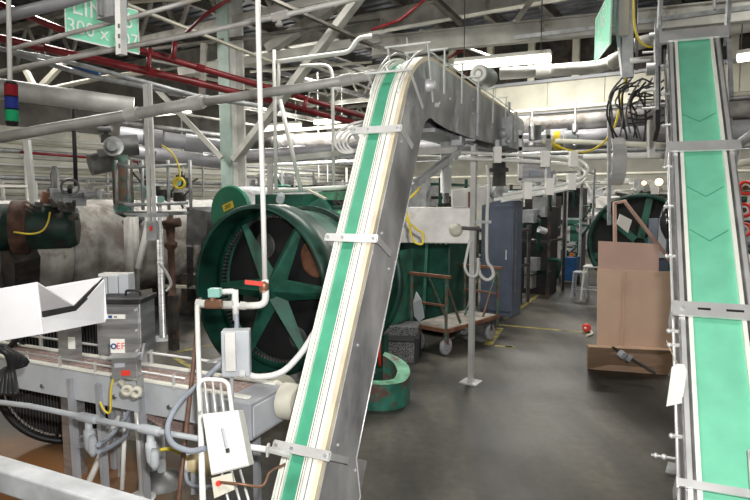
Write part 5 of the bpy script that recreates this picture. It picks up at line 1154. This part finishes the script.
rack('dark green machine behind the discharge housing, right one', R(-5.4, 10.4), 1.4, 1.2, 2.4, 10, ('green_dark', 'galv', 'dark_iron'), nb=16)
rack('distant grey valve frame behind the curved conveyor incline', R(-9.5, 14.5), 2.4, 1.4, 2.6, 12, ('galv', 'dirty_white', 'green_dark'), nb=18)
rack('distant pale frame behind the pale green column', R(-11.8, 13.0), 2.2, 1.4, 2.8, 13, ('galv', 'dirty_white', 'green_mid'), nb=18)
rack('distant pale frame behind the white cooker shell', R(-13.4, 9.6), 1.6, 1.6, 2.5, 14, ('galv', 'white_paint', 'dirty_white'), nb=16)
rack('distant grey frame at the far left edge', R(-13.8, 6.2), 1.4, 1.4, 2.4, 15, ('dirty_white', 'galv', 'dark_iron'), nb=14)
# right edge
rack('dark machine with hoses right of the wide green conveyor', R(.75, 9.3), 1.0, .8, 1.9, 21, ('dark_iron', 'dark_iron', 'black'), nb=16)
t = T('red_handwheel', 'upper red valve wheel at the right edge beside the wide green conveyor', 'valve'); c = P(746, 188, 6.6)
t.add('wheel', 'red_bright', MB().torus(c, V((-.3, -1, .2)), .07, .02, 18)); t.add('hub', 'rust', MB().cyl(c, c+V((.03, .15, 0)), .03)); r0 = t.done()
dup(r0, r0.location+V((-.02, -.02, -.25)), 'middle red valve wheel at the right edge beside the wide green conveyor'); dup(r0, r0.location+V((-.01, -.02, -.47)), 'lowest red valve wheel at the right edge beside the wide green conveyor')
pipe('grey slanted pipe at the right edge under the lagged mains', 'galv', .05, [(733, 148, 6.4), (775, 118, 6.2)], n=10)
pipe('pale level pipe at the right edge above the red valve wheels', 'cream', .04, [(736, 164, 6.4), (775, 158, 6.2)], n=10)
pipe('cream pipe at the right edge halfway down beside the wide green conveyor', 'cream', .07, [(738, 255, 5.2), (785, 300, 4.8)], n=12)
# ================================================================ light
SC.view_settings.view_transform = 'Standard'; SC.view_settings.look = 'None'; SC.view_settings.exposure = 0
w = bpy.data.worlds.new('world'); SC.world = w; w.use_nodes = True; w.node_tree.nodes['Background'].inputs[0].default_value = (.6, .65, .7, 1); w.node_tree.nodes['Background'].inputs[1].default_value = .3
def area(name, loc, rot, sx, sy, e, col=(1, 1, 1)):
    l = bpy.data.lights.new(name, 'AREA'); l.shape = 'RECTANGLE'; l.size = sx; l.size_y = sy; l.energy = e; l.color = col
    o = bpy.data.objects.new(name, l); COL.objects.link(o); o.location = loc; o.rotation_euler = rot; return o
area('camera_flash', (.12, .02, 2.22), (math.radians(86), 0, 0), .09, .06, 140, (1, .98, .96))
for i, (a, d, e) in enumerate([(-10, 5, 260), (-4, 6, 160), (-10, 12, 340), (-3.5, 12, 260), (-13, 19, 420), (-5, 19, 320), (2, 9, 160), (2, 19, 260), (-2, 0, 130), (-9, -2, 160)]):
    area('ceiling_lamp', R(a, d, 5.3), (0, 0, -YAW), 2.4, .5, e, (1, .97, .9))
area('wall_wash', R(-11.5, 14, 4.2), (0, math.radians(-75), -YAW), .5, 8, 620, (1, .97, .88))
